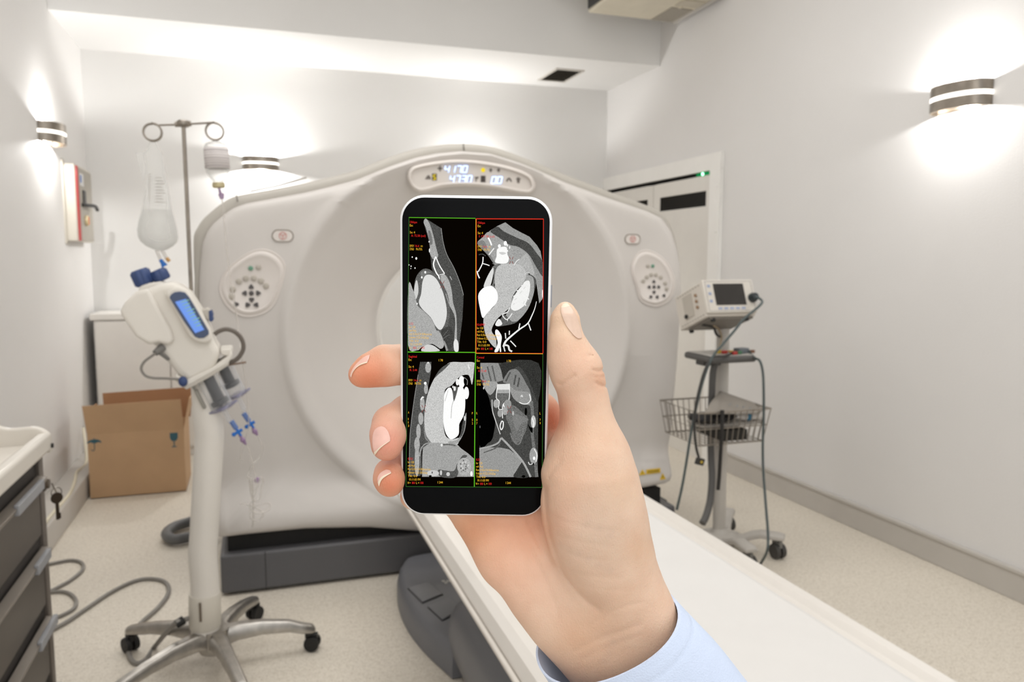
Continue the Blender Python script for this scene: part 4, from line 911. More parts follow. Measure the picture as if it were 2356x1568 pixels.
cable2('gas_hose', [PY(1646, 832, 3.070), PY(1640, 860, 3.070), PY(1637, 920, 3.080), PY(1635, 985, 3.090), PY(1636, 1050, 3.070), PY(1638, 1100, 3.030), PY(1634, 1150, 2.990), PY(1625, 1185, 2.950), PY(1616, 1203, 2.930)], .016, pm('hose_dark', (86, 84, 82), .5), 'thick dark hose running down beside the trolley pole', 'hose', 12)
cable2('probe_strap', [PY(1662, 943, 2.880), PY(1661, 985, 2.875), PY(1658, 1040, 2.880), PY(1655, 1090, 2.890), PY(1652, 1126, 2.890)], .0085, pm('strap_black', (36, 33, 30), .6), 'black strap hanging down the front of the wire basket', 'strap')
cable2('short_lead', [MP(.03, -.012, .10), PY(1640, 752, 3.050), PY(1648, 768, 3.070), PY(1656, 774, 3.095)], .006, dkc, 'short dark lead under the monitor joining the pole')
cable2('earth_lead', [MP(.10, -.012, .12), PY(1654, 758, 3.080), PY(1660, 775, 3.092), PY(1656, 795, 3.090), PY(1652, 806, 3.080)], .004, pm('lead_tan', (170, 150, 120), .5), 'thin tan lead beside the pole under the monitor')
# basket contents
zb = bz0+.006
m = MB(); m.prism([(bx0_+.15, 2.930, zb), (bx1_-.09, 2.930, zb), (bx1_-.09, 2.930, zb+.050), (bx0_+.15, 2.930, zb+.052)], (0, .22, 0)); o = m.build('accessory_box', pm('box_black', (34, 31, 26), .55), None, bevel=.006, loc=(2.2, 3.030, zb)); tag(o, 'flat black case on the bottom of the wire basket', 'case')
m = MB(); m.loft([[np.array((bx0_+.06+s*.34, 3.030+.085*math.cos(a)*r_, zb+.067+.012*math.sin(a)*r_)) for a in [2*PI*i/16 for i in range(16)]] for s, r_ in ((0, .5), (.03, .9), (.4, 1), (.85, 1), (1, .7))]); o = m.build('folded_towel', pm('towel_white', (190, 184, 176), .9, bump=.3, bscale=300), None, loc=(2.2, 3.030, zb+.08)); tag(o, 'white folded cloth lying across the basket above the black case', 'cloth')
m = MB(); m.loft([[np.array((bx0_+.03+s*.22, 3.000+.070*math.cos(a)*r_, zb+.102+.022*math.sin(a)*r_)) for a in [2*PI*i/18 for i in range(18)]] for s, r_ in ((0, .45), (.08, .85), (.4, 1), (.8, .95), (1, .5))]); o = m.build('pressure_cuff', pm('cuff_black', (30, 28, 30), .7, bump=.2), None, loc=(2.1, 3.030, zb+.14)); tag(o, 'rolled black pressure cuff in the left of the basket', 'pressure cuff')
bo = thing('gel_bottle', 'small white bottle with blue band lying in the right of the basket', 'bottle', (bx0_+.28, 2.960, zb+.14))
A_ = np.array((bx0_+.225, 2.970, zb+.100)); m = MB(); m.lathe([(.006, 0), (.008, .03), (.015, .055), (.020, .07), (.020, .17), (.017, .175)], A_, (1, .05, 0), 18); m.build('flask', pm('bottle_white', (214, 210, 206), .35), bo)
m = MB(); m.lathe([(.0205, .075), (.0205, .098)], A_, (1, .05, 0), 18, cap=False); m.build('band', pm('band_blue', (60, 128, 164), .5), bo, solid=.0005)
pf = [PY(1654, 900, 3.050), PY(1756, 934, 2.990), PY(1752, 948, 2.920), PY(1690, 946, 2.910), PY(1632, 944, 2.930), PY(1633, 922, 2.970)]
vs = []; fs = []; nu, nv = 12, 8
cA, cB, cC, cD = PY(1656, 899, 3.090), PY(1760, 935, 2.990), PY(1748, 951, 2.905), PY(1618, 952, 2.905)
for j in range(nv+1):
    for i in range(nu+1):
        u2, v2 = i/nu, j/nv; p = (cA*(1-u2)+cB*u2)*(1-v2)+(cD*(1-u2)+cC*u2)*v2; vs.append(p+(0, 0, .006*math.sin(5*u2+3*v2)*math.sin(PI*v2)))
for j in range(nv):
    for i in range(nu): a = j*(nu+1)+i; fs.append((a, a+1, a+nu+2, a+nu+1))
pe = thing('paper_envelope', 'creased pale grey paper packet leaning over the top of the basket', 'packet', (cA+cC)/2)
m = MB(); m.add(vs, fs); m.build('packet', pm('packet_grey', (150, 143, 134), .7, var=.04), pe, solid=.004, angle=70)
m = MB()
def onp(u2, v2): return (cA*(1-u2)+cB*u2)*(1-v2)+(cD*(1-u2)+cC*u2)*v2+np.array((0, -.004, .010))
for u2, v2 in ((.35, .55), (.5, .6), (.62, .62), (.75, .66)):
    m.tube([onp(u2, v2-.05), onp(u2+.03, v2), onp(u2, v2+.06)], .0018, 4)
m.build('packet_print', pm('print_bluegrey', (140, 146, 152), .7), pe)
# ================================================================== SMARTPHONE in the raised hand (about 35 cm from the lens)
def DP_(x, y, d): return CC+ray(x, y)*d
dT, dB = .3405, .360
TLc, TRc, BRc, BLc = DP_(919.5, 446, dT), DP_(1273, 452.5, dT), DP_(1256, 1190, dB), DP_(920.5, 1185.5, dB)
pc_ = (TLc+TRc+BRc+BLc)/4
pu = (TRc+BRc-TLc-BLc); PW = np.linalg.norm(pu)/2; pu /= np.linalg.norm(pu)
pv = (TLc+TRc-BLc-BRc); pv -= pu*np.dot(pu, pv); PHt = np.linalg.norm(pv)/2; pv /= np.linalg.norm(pv)
pn = np.cross(pu, pv)                                     # toward the viewer
if np.dot(pn, CF) > 0: pn = -pn
def on_phone(x, y, off=0.0):
    d = ray(x, y); o = pc_+pn*off; t = np.dot(o-CC, pn)/np.dot(d, pn); return CC+d*t
PH = thing('smartphone', 'white framed smartphone held upright, showing four grey body scans on black', 'phone', pc_)
def rrect(hw, hh, r, off, n=10):
    out = []
    for sx, sy, a0 in ((1, 1, 0), (-1, 1, PI/2), (-1, -1, PI), (1, -1, 3*PI/2)):
        for k in range(n+1):
            a = a0+PI/2*k/n; out.append(pc_+pu*(sx*(hw-r)+r*math.cos(a))+pv*(sy*(hh-r)+r*math.sin(a))+pn*off)
    return out
hw, hh, R_ = PW/2, PHt/2, .0112
m = MB(); m.loft([rrect(hw-.0020, hh-.0020, R_-.002, -.0078), rrect(hw-.0006, hh-.0006, R_-.0006, -.0070), rrect(hw, hh, R_, -.0054), rrect(hw, hh, R_, -.0022), rrect(hw-.0004, hh-.0004, R_-.0004, -.0008), rrect(hw-.0011, hh-.0011, R_-.0011, -.0001)])
m.build('casing', pm('phone_white', (246, 248, 252), .25, var=.005), PH, angle=40)
m = MB(); m.loft([rrect(hw-.0013, hh-.0013, R_-.0013, -.0004), rrect(hw-.0013, hh-.0013, R_-.0013, .0002), rrect(hw-.0017, hh-.0017, R_-.0017, .0004)]); m.build('front_glass', pm('phone_black_glass', (9, 10, 12), .2, var=.1, spec=.06), PH, angle=30)
# side buttons
for vv, ln in ((.40, .010),): m = MB(); m.obox(pc_+pu*(hw+.0002)+pv*(PHt*.20)-pn*.004, pu*.0004, pv*ln*.5, pn*.0011); m.build('side_button', pm('phone_steel', (150, 152, 158), .3, .8), PH)
# display
sc = [(940.5, 500), (1250.6, 502.6), (1247.2, 1120.7), (934, 1118.6)]
m = MB(); m.face([on_phone(*p, .00045) for p in sc]); DS = m.build('display', glow('display_black', (12, 7, 3), .6), PH, label='lit screen showing four scans')
G_ = {}
def gm(v): return glow('scan_grey_%d' % v, (v, v, v-2 if v > 3 else v), .98, grain=.55 if v < 120 else (.28 if v < 200 else .06), gscale=3800)
class Scan:
    def __init__(s, ox, oy): s.ox, s.oy, s.k = ox, oy, 1/4.753; s.lay = 0; s.mb = MB(); s.mats = []
    def px(s, p): return on_phone(s.ox+p[0]*s.k, s.oy+p[1]*s.k, .0005+.0000025*s.lay)
    def col(s, v):
        mt = gm(v)
        if mt not in s.mats: s.mats.append(mt)
        s.mb.mi = s.mats.index(mt); s.lay += 1
    def poly(s, v, pts, sm=True):
        s.col(v); P = [(x, y, 0) for x, y in pts]
        if sm: P = cr(P, 4, closed=True)
        from mathutils.geometry import tessellate_polygon
        V = [Vector((p[0], p[1], 0)) for p in P]; tri = tessellate_polygon([V])
        s.mb.add([s.px(p) for p in P], [tuple(t) for t in tri])
    def ell(s, v, cx, cy, rx, ry): s.col(v); s.mb.add([s.px((cx+rx*math.cos(2*PI*i/24), cy+ry*math.sin(2*PI*i/24))) for i in range(24)], [tuple(range(24))])
    def line(s, v, pts, w, taper=False, sm=True):
        s.col(v); P = cr([(x, y, 0) for x, y in pts], 4) if sm and len(pts) > 2 else [np.array((x, y, 0.)) for x, y in pts]; n = len(P); vs = []
        for i in range(n):
            t = P[min(i+1, n-1)]-P[max(i-1, 0)]; t = t/(np.linalg.norm(t)+1e-9); ww = w/2*(1-.75*i/(n-1) if taper else 1)
            vs += [s.px((P[i][0]-t[1]*ww, P[i][1]+t[0]*ww)), s.px((P[i][0]+t[1]*ww, P[i][1]-t[0]*ww))]
        s.mb.add(vs, [(2*i, 2*i+1, 2*i+3, 2*i+2) for i in range(n-1)])
    def build(s, label): return s.mb.build('scan_image', s.mats, DS, flat=True, label=label)
# upper left: oblique chest
a = Scan(930, 490)
a.poly(78, [(235, 58), (405, 165), (425, 310), (465, 450), (545, 600), (615, 775), (650, 895), (637, 1150), (603, 1420), (595, 1508), (480, 1508), (450, 1420), (350, 1290), (450, 1150), (440, 900), (330, 680), (300, 600), (270, 300), (210, 98)], False)
a.line(150, [(405, 165), (425, 310), (465, 450), (545, 600), (615, 775), (648, 895)], 6)
a.poly(165, [(235, 60), (275, 110), (315, 230), (350, 380), (372, 470), (335, 500), (300, 480), (272, 300), (240, 170), (212, 98)])
a.poly(120, [(262, 200), (285, 200), (310, 300), (300, 345), (278, 330)])
a.ell(170, 310, 410, 32, 72); a.ell(235, 276, 408, 6, 22); a.ell(235, 272, 312, 6, 10)
a.poly(172, [(395, 690), (440, 668), (490, 740), (520, 850), (535, 980), (570, 1120), (577, 1400), (590, 1500), (552, 1505), (545, 1420), (556, 1150), (490, 1000), (435, 860)])
a.poly(104, [(345, 475), (385, 570), (442, 662), (385, 690), (355, 660), (320, 560)], False)
a.line(250, [(345, 475), (320, 560), (350, 650), (378, 690), (388, 745)], 14); a.line(250, [(345, 475), (385, 570), (442, 662)], 11); a.line(225, [(385, 675), (442, 662)], 9)
a.poly(96, [(105, 845), (120, 730), (160, 650), (220, 608), (290, 622), (350, 680), (420, 770), (478, 900), (500, 1050), (490, 1180), (460, 1290), (430, 1360), (300, 1200), (150, 1040), (110, 940)])
a.poly(120, [(180, 650), (230, 630), (290, 650), (240, 670), (200, 720)])
a.poly(205, [(130, 735), (148, 760), (155, 860), (130, 940), (108, 905), (110, 820)])
a.poly(168, [(46, 785), (100, 850), (130, 950), (150, 1015), (200, 1060), (300, 1160), (350, 1275), (380, 1290), (420, 1360), (430, 1420), (400, 1480), (360, 1460), (300, 1430), (200, 1460), (140, 1500), (42, 1440)])
a.poly(218, [(160, 975), (185, 880), (200, 750), (235, 680), (300, 678), (360, 730), (410, 830), (440, 920), (465, 1050), (460, 1150), (430, 1240), (390, 1276), (340, 1230), (290, 1140), (200, 1050)])
a.poly(66, [(400, 1290), (500, 1240), (540, 1320), (545, 1420), (500, 1490), (450, 1420)])
a.line(110, [(430, 1340), (460, 1300), (480, 1280)], 5); a.line(110, [(420, 1380), (470, 1340), (500, 1330)], 5); a.line(150, [(430, 1400), (450, 1440), (470, 1505)], 22)
a.poly(208, [(190, 1508), (230, 1445), (300, 1440), (360, 1475), (380, 1508)]); a.ell(176, 400, 1440, 35, 42)
a.poly(225, [(540, 1420), (560, 1375), (590, 1410), (592, 1506), (550, 1506)])
for x, y, r in ((132, 495, 10), (88, 480, 6), (118, 600, 6), (75, 580, 6), (52, 566, 5), (230, 646, 10), (192, 702, 9), (141, 990, 7), (72, 606, 4)): a.ell(250, x, y, r, r*1.4)
a.line(160, [(455, 880), (480, 960), (500, 1010)], 9); a.line(190, [(500, 690), (520, 730)], 7)
a.build('oblique scan of chest wall and heart, upper left')
# upper right
b = Scan(1090, 490)
b.poly(150, [(38, 335), (100, 260), (180, 190), (260, 140), (345, 100), (430, 165), (520, 212), (610, 258), (690, 350), (730, 415), (755, 560), (756, 930), (716, 985), (690, 800), (660, 640), (520, 420), (200, 330)], False)
b.poly(74, [(262, 148), (330, 200), (470, 268), (600, 330), (690, 440), (756, 540), (756, 690), (690, 600), (600, 450), (490, 370), (390, 345), (310, 290), (190, 212), (200, 180)])
b.poly(160, [(160, 205), (240, 245), (310, 292), (380, 348), (480, 375), (590, 445), (640, 560), (690, 735), (640, 690), (600, 655), (570, 720), (220, 560), (235, 548), (150, 440), (40, 335), (100, 260)])
b.poly(130, [(40, 335), (110, 300), (160, 420), (235, 546), (210, 540), (150, 455)])
b.poly(176, [(470, 560), (560, 450), (600, 470), (660, 640), (640, 690), (600, 650), (560, 640), (510, 590)])
b.poly(112, [(200, 590), (300, 548), (240, 640), (230, 760), (200, 800), (220, 680)])
b.poly(112, [(90, 850), (140, 800), (220, 790), (240, 850), (200, 900)])
b.poly(188, [(235, 650), (280, 570), (400, 552), (500, 565), (560, 620), (572, 690), (540, 770), (480, 830), (420, 920), (400, 1020), (330, 1090), (250, 1165), (195, 1280), (240, 1360), (245, 1470), (190, 1430), (130, 1330), (105, 1190), (130, 1100), (220, 1020), (262, 920), (232, 800)])
b.poly(160, [(560, 730), (600, 680), (650, 700), (665, 780), (650, 900), (590, 1050), (490, 1170), (420, 1185), (350, 1130), (400, 1020), (420, 930), (490, 830)])
b.poly(84, [(590, 668), (640, 680), (684, 740), (660, 860), (660, 760), (645, 700)])
b.poly(100, [(260, 1230), (330, 1110), (420, 1185), (490, 1175), (430, 1210), (330, 1230)])
b.poly(238, [(560, 748), (610, 745), (612, 850), (570, 985), (500, 1050), (440, 1066), (405, 1030), (425, 950), (480, 850), (530, 790)])
for q in ([(455, 900), (432, 912)], [(490, 850), (470, 846)], [(540, 800), (522, 786)], [(580, 760), (572, 740)], [(560, 990), (568, 1012)], [(590, 930), (604, 944)]): b.line(236, q, 13)
for q in ([(445, 950), (470, 930)], [(430, 1000), (450, 985)], [(500, 880), (530, 850)], [(545, 830), (565, 805)], [(540, 990), (555, 960)]): b.line(212, q, 7)
b.poly(252, [(48, 905), (90, 830), (150, 797), (205, 800), (250, 850), (264, 920), (245, 985), (190, 1045), (140, 1100), (98, 1145), (70, 1050)])
b.poly(216, [(210, 595), (214, 660), (185, 785), (150, 800), (108, 802), (150, 690)])
b.poly(246, [(258, 392), (325, 366), (362, 380), (368, 450), (385, 500), (352, 550), (238, 540), (250, 470)]); b.poly(205, [(275, 430), (320, 425), (355, 440), (310, 455)]); b.ell(250, 345, 330, 18, 26); b.ell(250, 280, 360, 16, 20); b.ell(250, 366, 352, 7, 14); b.ell(250, 392, 376, 5, 16); b.ell(250, 370, 412, 5, 9)
b.line(248, [(158, 268), (180, 310), (195, 352)], 17); b.line(238, [(222, 384), (165, 456)], 12); b.line(222, [(500, 505), (470, 525), (440, 570)], 11); b.line(210, [(570, 668), (580, 650), (615, 655)], 7)
b.line(250, [(102, 478), (95, 550), (50, 640)], 11); b.line(250, [(95, 550), (140, 562), (172, 574)], 10); b.line(250, [(36, 632), (45, 670), (63, 712)], 13); b.line(70, [(55, 455), (95, 448), (130, 468)], 10)
b.line(240, [(325, 1460), (350, 1400), (420, 1335), (500, 1270), (590, 1205), (640, 1110), (668, 1040), (686, 965)], 24, True)
for q in ([(505, 1205), (492, 1265)], [(598, 1205), (625, 1282)], [(345, 1310), (350, 1372)], [(390, 1285), (388, 1330)], [(400, 1395), (430, 1425), (462, 1460)]): b.line(236, q, 12)
b.line(225, [(325, 1440), (375, 1450), (390, 1495), (420, 1512)], 20); b.line(225, [(325, 1450), (342, 1512)], 14)
b.poly(248, [(240, 1275), (268, 1282), (306, 1350), (296, 1440), (300, 1512), (285, 1512), (280, 1470), (265, 1512), (225, 1512), (262, 1420), (235, 1320)]); b.poly(236, [(235, 1215), (275, 1155), (312, 1212), (262, 1236)])
b.line(228, [(395, 1030), (370, 1080), (315, 1110), (350, 1160), (380, 1150), (420, 1095)], 12); b.line(228, [(375, 1150), (368, 1180)], 8)
b.ell(250, 752, 880, 6, 45)
b.build('bright oblique scan of heart, vertebra and vessels, upper right')
# lower left
c = Scan(930, 805)
c.poly(82, [(174, 128), (298, 128), (290, 250), (262, 400), (228, 600), (212, 740), (216, 880), (280, 1012), (190, 1040), (178, 1100), (180, 1376), (55, 1376), (56, 1050), (70, 830), (110, 520), (150, 270)], False)
c.line(150, [(152, 270), (112, 520), (72, 830), (58, 1050), (57, 1370)], 6)
for x, y, rx, ry in ((262, 190, 32, 58), (238, 425, 22, 55), (198, 590, 26, 70), (182, 748, 28, 68), (156, 890, 24, 85), (140, 1030, 30, 80), (140, 1210, 26, 170)): c.ell(170, x, y, rx, ry)
c.ell(248, 230, 362, 15, 16); c.line(240, [(180, 545), (200, 512), (214, 520)], 13); c.ell(215, 262, 138, 12, 10)
c.poly(196, [(500, 134), (640, 132), (758, 133), (766, 180), (742, 378), (706, 275), (610, 288), (520, 385), (450, 430), (430, 560), (425, 760), (450, 930), (520, 975), (600, 960), (578, 1034), (480, 1030), (380, 1015), (290, 1008), (240, 930), (218, 800), (226, 640), (262, 460), (340, 290), (420, 205)])
c.poly(86, [(330, 305), (400, 200), (505, 136), (450, 200), (380, 260)])
c.poly(110, [(205, 780), (240, 930), (292, 1010), (235, 980), (212, 880)])
c.line(140, [(222, 880), (235, 960), (272, 1005)], 8)
c.poly(160, [(600, 960), (668, 700), (680, 720), (668, 850), (640, 930), (590, 1010), (520, 1030), (480, 1000)]); c.poly(72, [(640, 790), (668, 740), (655, 880), (610, 960), (625, 870)]); c.ell(210, 662, 745, 11, 28)
c.poly(250, [(440, 475), (480, 415), (515, 418), (532, 480), (542, 545), (575, 430), (615, 395), (655, 435), (668, 560), (655, 700), (605, 800), (600, 850), (590, 930), (515, 975), (460, 920), (432, 820), (425, 720), (432, 560)])
c.poly(90, [(535, 420), (580, 395), (585, 430), (545, 560), (532, 480)]); c.ell(250, 628, 348, 34, 66); c.ell(240, 582, 350, 18, 36); c.ell(250, 680, 468, 28, 68); c.ell(236, 552, 420, 12, 26); c.ell(225, 533, 402, 8, 14)
c.line(170, [(542, 545), (520, 620), (512, 745)], 6); c.line(190, [(480, 440), (445, 560)], 6); c.ell(6, 670, 335, 20, 46); c.line(150, [(655, 298), (690, 330), (688, 380)], 6); c.poly(226, [(700, 150), (718, 200), (708, 205), (695, 180)])
c.poly(160, [(205, 1070), (240, 1035), (300, 1012), (400, 1012), (480, 1032), (580, 1032), (620, 1072), (700, 1130), (765, 1188), (765, 1384), (195, 1384), (198, 1150)], False)
c.line(100, [(182, 1360), (180, 1130), (200, 1065), (240, 1035)], 16); c.line(165, [(168, 1160), (185, 1075), (230, 1025), (300, 1012)], 10)
c.line(105, [(420, 1035), (480, 1030), (560, 1042)], 18); c.ell(225, 410, 1038, 13, 16)
c.poly(86, [(370, 1308), (450, 1315), (545, 1318), (580, 1240), (640, 1150), (690, 1160), (600, 1230), (575, 1384), (400, 1384)]); c.ell(176, 655, 1272, 76, 96)
for k in range(16): q = k*2.4; c.ell((110, 205, 140)[k % 3], 655+50*math.cos(q)*(.4+.04*k), 1272+66*math.sin(q)*(.4+.04*k), 9, 10)
c.ell(200, 315, 1345, 66, 34); c.ell(205, 402, 1340, 12, 28); c.ell(200, 480, 1355, 20, 22); c.ell(245, 735, 1350, 14, 28); c.ell(10, 306, 1338, 5, 12); c.ell(10, 285, 1376, 16, 10); c.ell(170, 225, 1360, 24, 22)
c.build('sagittal scan with bright heart chambers, lower left')
# lower right
d2 = Scan(1090, 805)
d2.poly(70, [(72, 138), (710, 141), (700, 1387), (62, 1387)], False)
d2.poly(52, [(300, 142), (709, 142), (706, 560), (640, 420), (560, 250), (470, 180), (330, 320)])
d2.poly(142, [(72, 140), (180, 139), (268, 141), (300, 220), (322, 330), (250, 350), (110, 345), (72, 310)], False)
for x0, y0, x1, y1 in ((150, 180, 190, 340), (200, 170, 240, 340), (90, 250, 110, 320)): d2.line(96, [(x0, y0), (x1, y1)], 16)
d2.poly(128, [(320, 345), (360, 260), (400, 215), (470, 212), (520, 270), (570, 360), (620, 460), (640, 620), (600, 600), (520, 580), (440, 500), (390, 385)])
for q in ([(350, 340), (400, 240)], [(440, 380), (460, 270)], [(480, 400), (500, 300)]): d2.line(84, q, 18)
d2.poly(2, [(68, 372), (92, 375), (130, 440), (170, 530), (188, 620), (222, 720), (234, 800), (220, 900), (200, 975), (160, 1012), (62, 1034)])
d2.poly(160, [(110, 350), (252, 350), (240, 420), (180, 490), (120, 420)]); d2.ell(220, 108, 415, 6, 14)
d2.poly(150, [(390, 390), (460, 440), (600, 460), (626, 520), (610, 590), (540, 590), (470, 560), (420, 500)]); d2.line(238, [(498, 570), (540, 588), (590, 582), (622, 540), (608, 480)], 10); d2.line(220, [(515, 510), (525, 495), (536, 512)], 11)
d2.poly(104, [(262, 375), (390, 370), (386, 540), (340, 592), (314, 645), (278, 600), (248, 518)], False); d2.poly(222, [(264, 372), (390, 368), (386, 432), (320, 440), (258, 432)], False); d2.poly(165, [(258, 432), (386, 432), (384, 470), (255, 470)], False)
d2.line(240, [(262, 372), (246, 516), (278, 560), (272, 640), (312, 648)], 9); d2.line(240, [(390, 368), (386, 540), (322, 592), (314, 700), (316, 745)], 9); d2.poly(240, [(320, 585), (350, 625), (330, 625)])
d2.poly(112, [(420, 600), (540, 690), (590, 740), (570, 880), (500, 1000), (440, 1010), (400, 850), (350, 720)]); d2.poly(126, [(430, 700), (520, 720), (600, 760), (520, 800), (480, 880), (440, 820)]); d2.line(118, [(540, 860), (530, 950), (490, 1030), (430, 990), (400, 900)], 14)
d2.ell(168, 245, 585, 30, 46); d2.ell(160, 286, 690, 26, 42); d2.ell(165, 342, 665, 30, 44); d2.ell(150, 372, 590, 40, 50); d2.ell(190, 430, 690, 9, 26); d2.line(200, [(200, 540), (205, 660), (235, 760), (290, 920)], 10)
d2.line(246, [(305, 775), (288, 830), (300, 870), (320, 840), (322, 785), (305, 775)], 11)
d2.poly(150, [(62, 1085), (150, 1062), (300, 1066), (390, 1086), (470, 1150), (540, 1216), (520, 1252), (470, 1312), (440, 1387), (62, 1387)], False)
d2.poly(60, [(540, 1216), (590, 1290), (605, 1387), (440, 1387), (470, 1312)]); d2.line(165, [(62, 1078), (200, 1045), (270, 1010), (298, 960)], 18); d2.line(165, [(300, 958), (400, 1060), (540, 1225), (622, 1387)], 22); d2.line(95, [(110, 1120), (240, 1070), (290, 1020)], 12)
d2.line(112, [(630, 560), (645, 720), (640, 905), (660, 1080), (690, 1387)], 34)
d2.ell(196, 652, 782, 27, 68); d2.line(246, [(638, 745), (655, 790), (650, 845)], 10); d2.ell(160, 655, 1155, 46, 90); d2.line(240, [(660, 1080), (690, 1140), (680, 1220)], 9); d2.ell(250, 660, 1182, 13, 20); d2.line(225, [(598, 1222), (612, 1250), (650, 1238)], 9)
d2.ell(6, 570, 672, 14, 42); d2.poly(4, [(588, 800), (615, 840), (642, 850), (640, 906), (612, 870)]); d2.ell(4, 545, 1380, 20, 14); d2.ell(8, 652, 1245, 8, 14); d2.ell(120, 68, 838, 4, 14)
d2.build('coronal scan of chest, lower right')
# pane outlines
def lines(name, col, segs, strength=.9, w=1.3, off=.00062):
    m = MB()
    for p, q, ww in segs:
        a_ = np.array(p, float); b_ = np.array(q, float); t = (b_-a_)/np.linalg.norm(b_-a_); nn = np.array([-t[1], t[0]])*ww/2
        m.face([on_phone(*(a_+nn), off), on_phone(*(a_-nn), off), on_phone(*(b_-nn), off), on_phone(*(b_+nn), off)])
    return m.build(name, glow(name+'_glow', col, strength), DS, flat=True)
lines('green_outline', (96, 196, 40), [((940.5, 500), (1094, 502), 1.6), ((938, 809.3), (1094, 810.3), 2), ((1094, 811), (1091.3, 1119.5), 2)])
lines('dim_green_outline', (60, 120, 50), [((941, 500), (937.7, 809), 1.2), ((937.7, 809), (934, 1118.6), 1.2), ((934, 1118.6), (1247.2, 1120.7), 1.3), ((1249, 813), (1247.2, 1120.7), 1.2)], .7)
lines('red_outline', (226, 52, 36), [((1095.5, 503), (1250.6, 503.6), 2), ((1250.3, 503), (1249.3, 812), 1.4), ((1096.4, 503), (1095.8, 811), 1.1), ((1095, 811.2), (1249, 812.4), 1)], .95, off=.00064)
lines('yellow_outline', (232, 190, 50), [((1094.8, 503), (1094.2, 811), 1.2), ((1095, 812.4), (1249, 813.6), 1.2)], .9, off=.00063)
# cross-hair marks
def marks(cx, cy): return [((cx+sx*1.4, cy+sy*2.2), (cx+sx*4.6, cy+sy*8.4), 1.0) for sx in (-1, 1) for sy in (-1, 1)]
lines('cross_marks', (150, 44, 36), marks(1017.3, 655)+marks(1176.5, 598.5)+marks(975, 939.5)+marks(1171.6, 941.5), .8, off=.00066)
# lettering
my, mr = MB(), MB(); LET = []; CW = 11.7/4.753
def put(ox, oy, txt, zx, zy, colr, h=25):
    x, y = ox+zx/4.753, oy+(zy+h/2)/4.753; n = len(txt)
    o_ = on_phone(x, y, .00068); wd = np.linalg.norm(on_phone(x+CW*n*.96, y, .00068)-o_); ht = np.linalg.norm(on_phone(x, y-h/4.753, .00068)-o_)
    text_mesh(mr if colr == 'r' else my, txt, o_, pu, pv, wd*(.4 if txt in '1I' else 1), ht)
def block(ox, oy, x, head, dz, top, acc, thick):
    global my, mr
    my, mr = MB(), MB(); LET.append((my, mr))
    put(ox, oy, head, x, top, 'r'); put(ox, oy, 'Ex:', x, top+36, 'y'); put(ox, oy, 'Se: 4', x, top+112, 'y'); put(ox, oy, acc, x+14, top+148, 'r')
    put(ox, oy, 'DFOV', x-1, top+260, 'y'); put(ox, oy, '16.6', x+57, top+260, 'r'); put(ox, oy, 'cm', x+117, top+260, 'y'); put(ox, oy, 'STND', x-1, top+296, 'y'); put(ox, oy, 'Ph:75%', x+68, top+296, 'y')
    put(ox, oy, thick, x-8, dz, 'r')
    for i, s_ in enumerate(('kv 120', 'mA Mod.', 'Rot 0.35s/CH 8.8mm/rot', '0.6mm 0.22:1/0.62sp', 'Tilt: 0.0')): put(ox, oy, s_, x-8, dz+38*(i+1)*.985, 'y')
    put(ox, oy, '01:11:03 PM', x+6, dz+226, 'y'); put(ox, oy, 'W =', x-12, dz+264, 'y'); put(ox, oy, '800', x+36, dz+264, 'r'); put(ox, oy, 'L =', x+82, dz+264, 'y'); put(ox, oy, '100', x+128, dz+264, 'r')
block(930, 490, 62, 'Oblique', 1207, 97, 'A: 72.58 (col)', '0.32')
block(1090, 490, 44, 'Oblique', 1218, 104, 'I: 137.38 (col)', '10.6/MIP')
block(930, 805, 48, 'Sagittal', 1186, 68, 'R: 3.44', '0.32/')
block(1090, 805, 34, 'Coronal', 1196, 78, 'A: 72.48', '0.32')
for ox, oy, s_, zx, zy in ((930, 805, 'I 78', 378, 110), (930, 805, 'I 244', 366, 1444), (1090, 805, 'I 78', 362, 118), (1090, 805, 'I 244', 350, 1450)): put(ox, oy, s_, zx, zy, 'y')
for ox, oy, col_, zx, zy in ((930, 805, 'A113', 42, 680), (930, 805, 'P52', 740, 690), (1090, 805, 'R87', 28, 690), (1090, 805, 'L79', 720, 690)):
    for i, ch in enumerate(col_): put(ox, oy, ch, zx, zy+(0 if i == 0 else 72+(i-1)*37), 'y')
for my, mr in LET: my.build('yellow_lettering', glow('yellow_letters', (244, 190, 52), .95), DS, flat=True); mr.build('red_lettering', glow('red_letters', (226, 44, 40), .95), DS, flat=True)
# ================================================================== PERSON: right hand and forearm holding the phone
D0 = .350
def hp(x, y, w):                       # pixel + height towards the viewer (mm) -> hand space (metres: right, up, toward viewer)
    d = D0-w/1000.0; return np.array([(x-1178)/F*d, -(y-784)/F*d, w/1000.0])
MH = Matrix(((CR[0], CU[0], -CF[0], 0), (CR[1], CU[1], -CF[1], 0), (CR[2], CU[2], -CF[2], 0), (0, 0, 0, 1)))
HO = CC+CF*D0
MH.translation = Vector([float(c) for c in HO])
def P4(*a): return hp(a[0], a[1], a[2]), a[3]/1000.0
def smin(a, b, k):
    h = np.maximum(k-np.abs(a-b), 0)/k
    return np.minimum(a, b)-h*h*k*.25
def capsule(X, a, ra, b, rb, fz=1.0):
    s = np.array([1, 1, 1/fz]); X2 = X*s.astype(np.float32); a = a*s; b = b*s
    ab = b-a; L2 = max(float(ab @ ab), 1e-12)
    v = X2-a.astype(np.float32); t = np.clip((v @ ab.astype(np.float32))/L2, 0, 1)
    q = v-t[..., None]*ab.astype(np.float32)
    d = np.sqrt((q*q).sum(-1))-(ra+(rb-ra)*t)
    return d*(1.0 if fz >= 1 else .85)
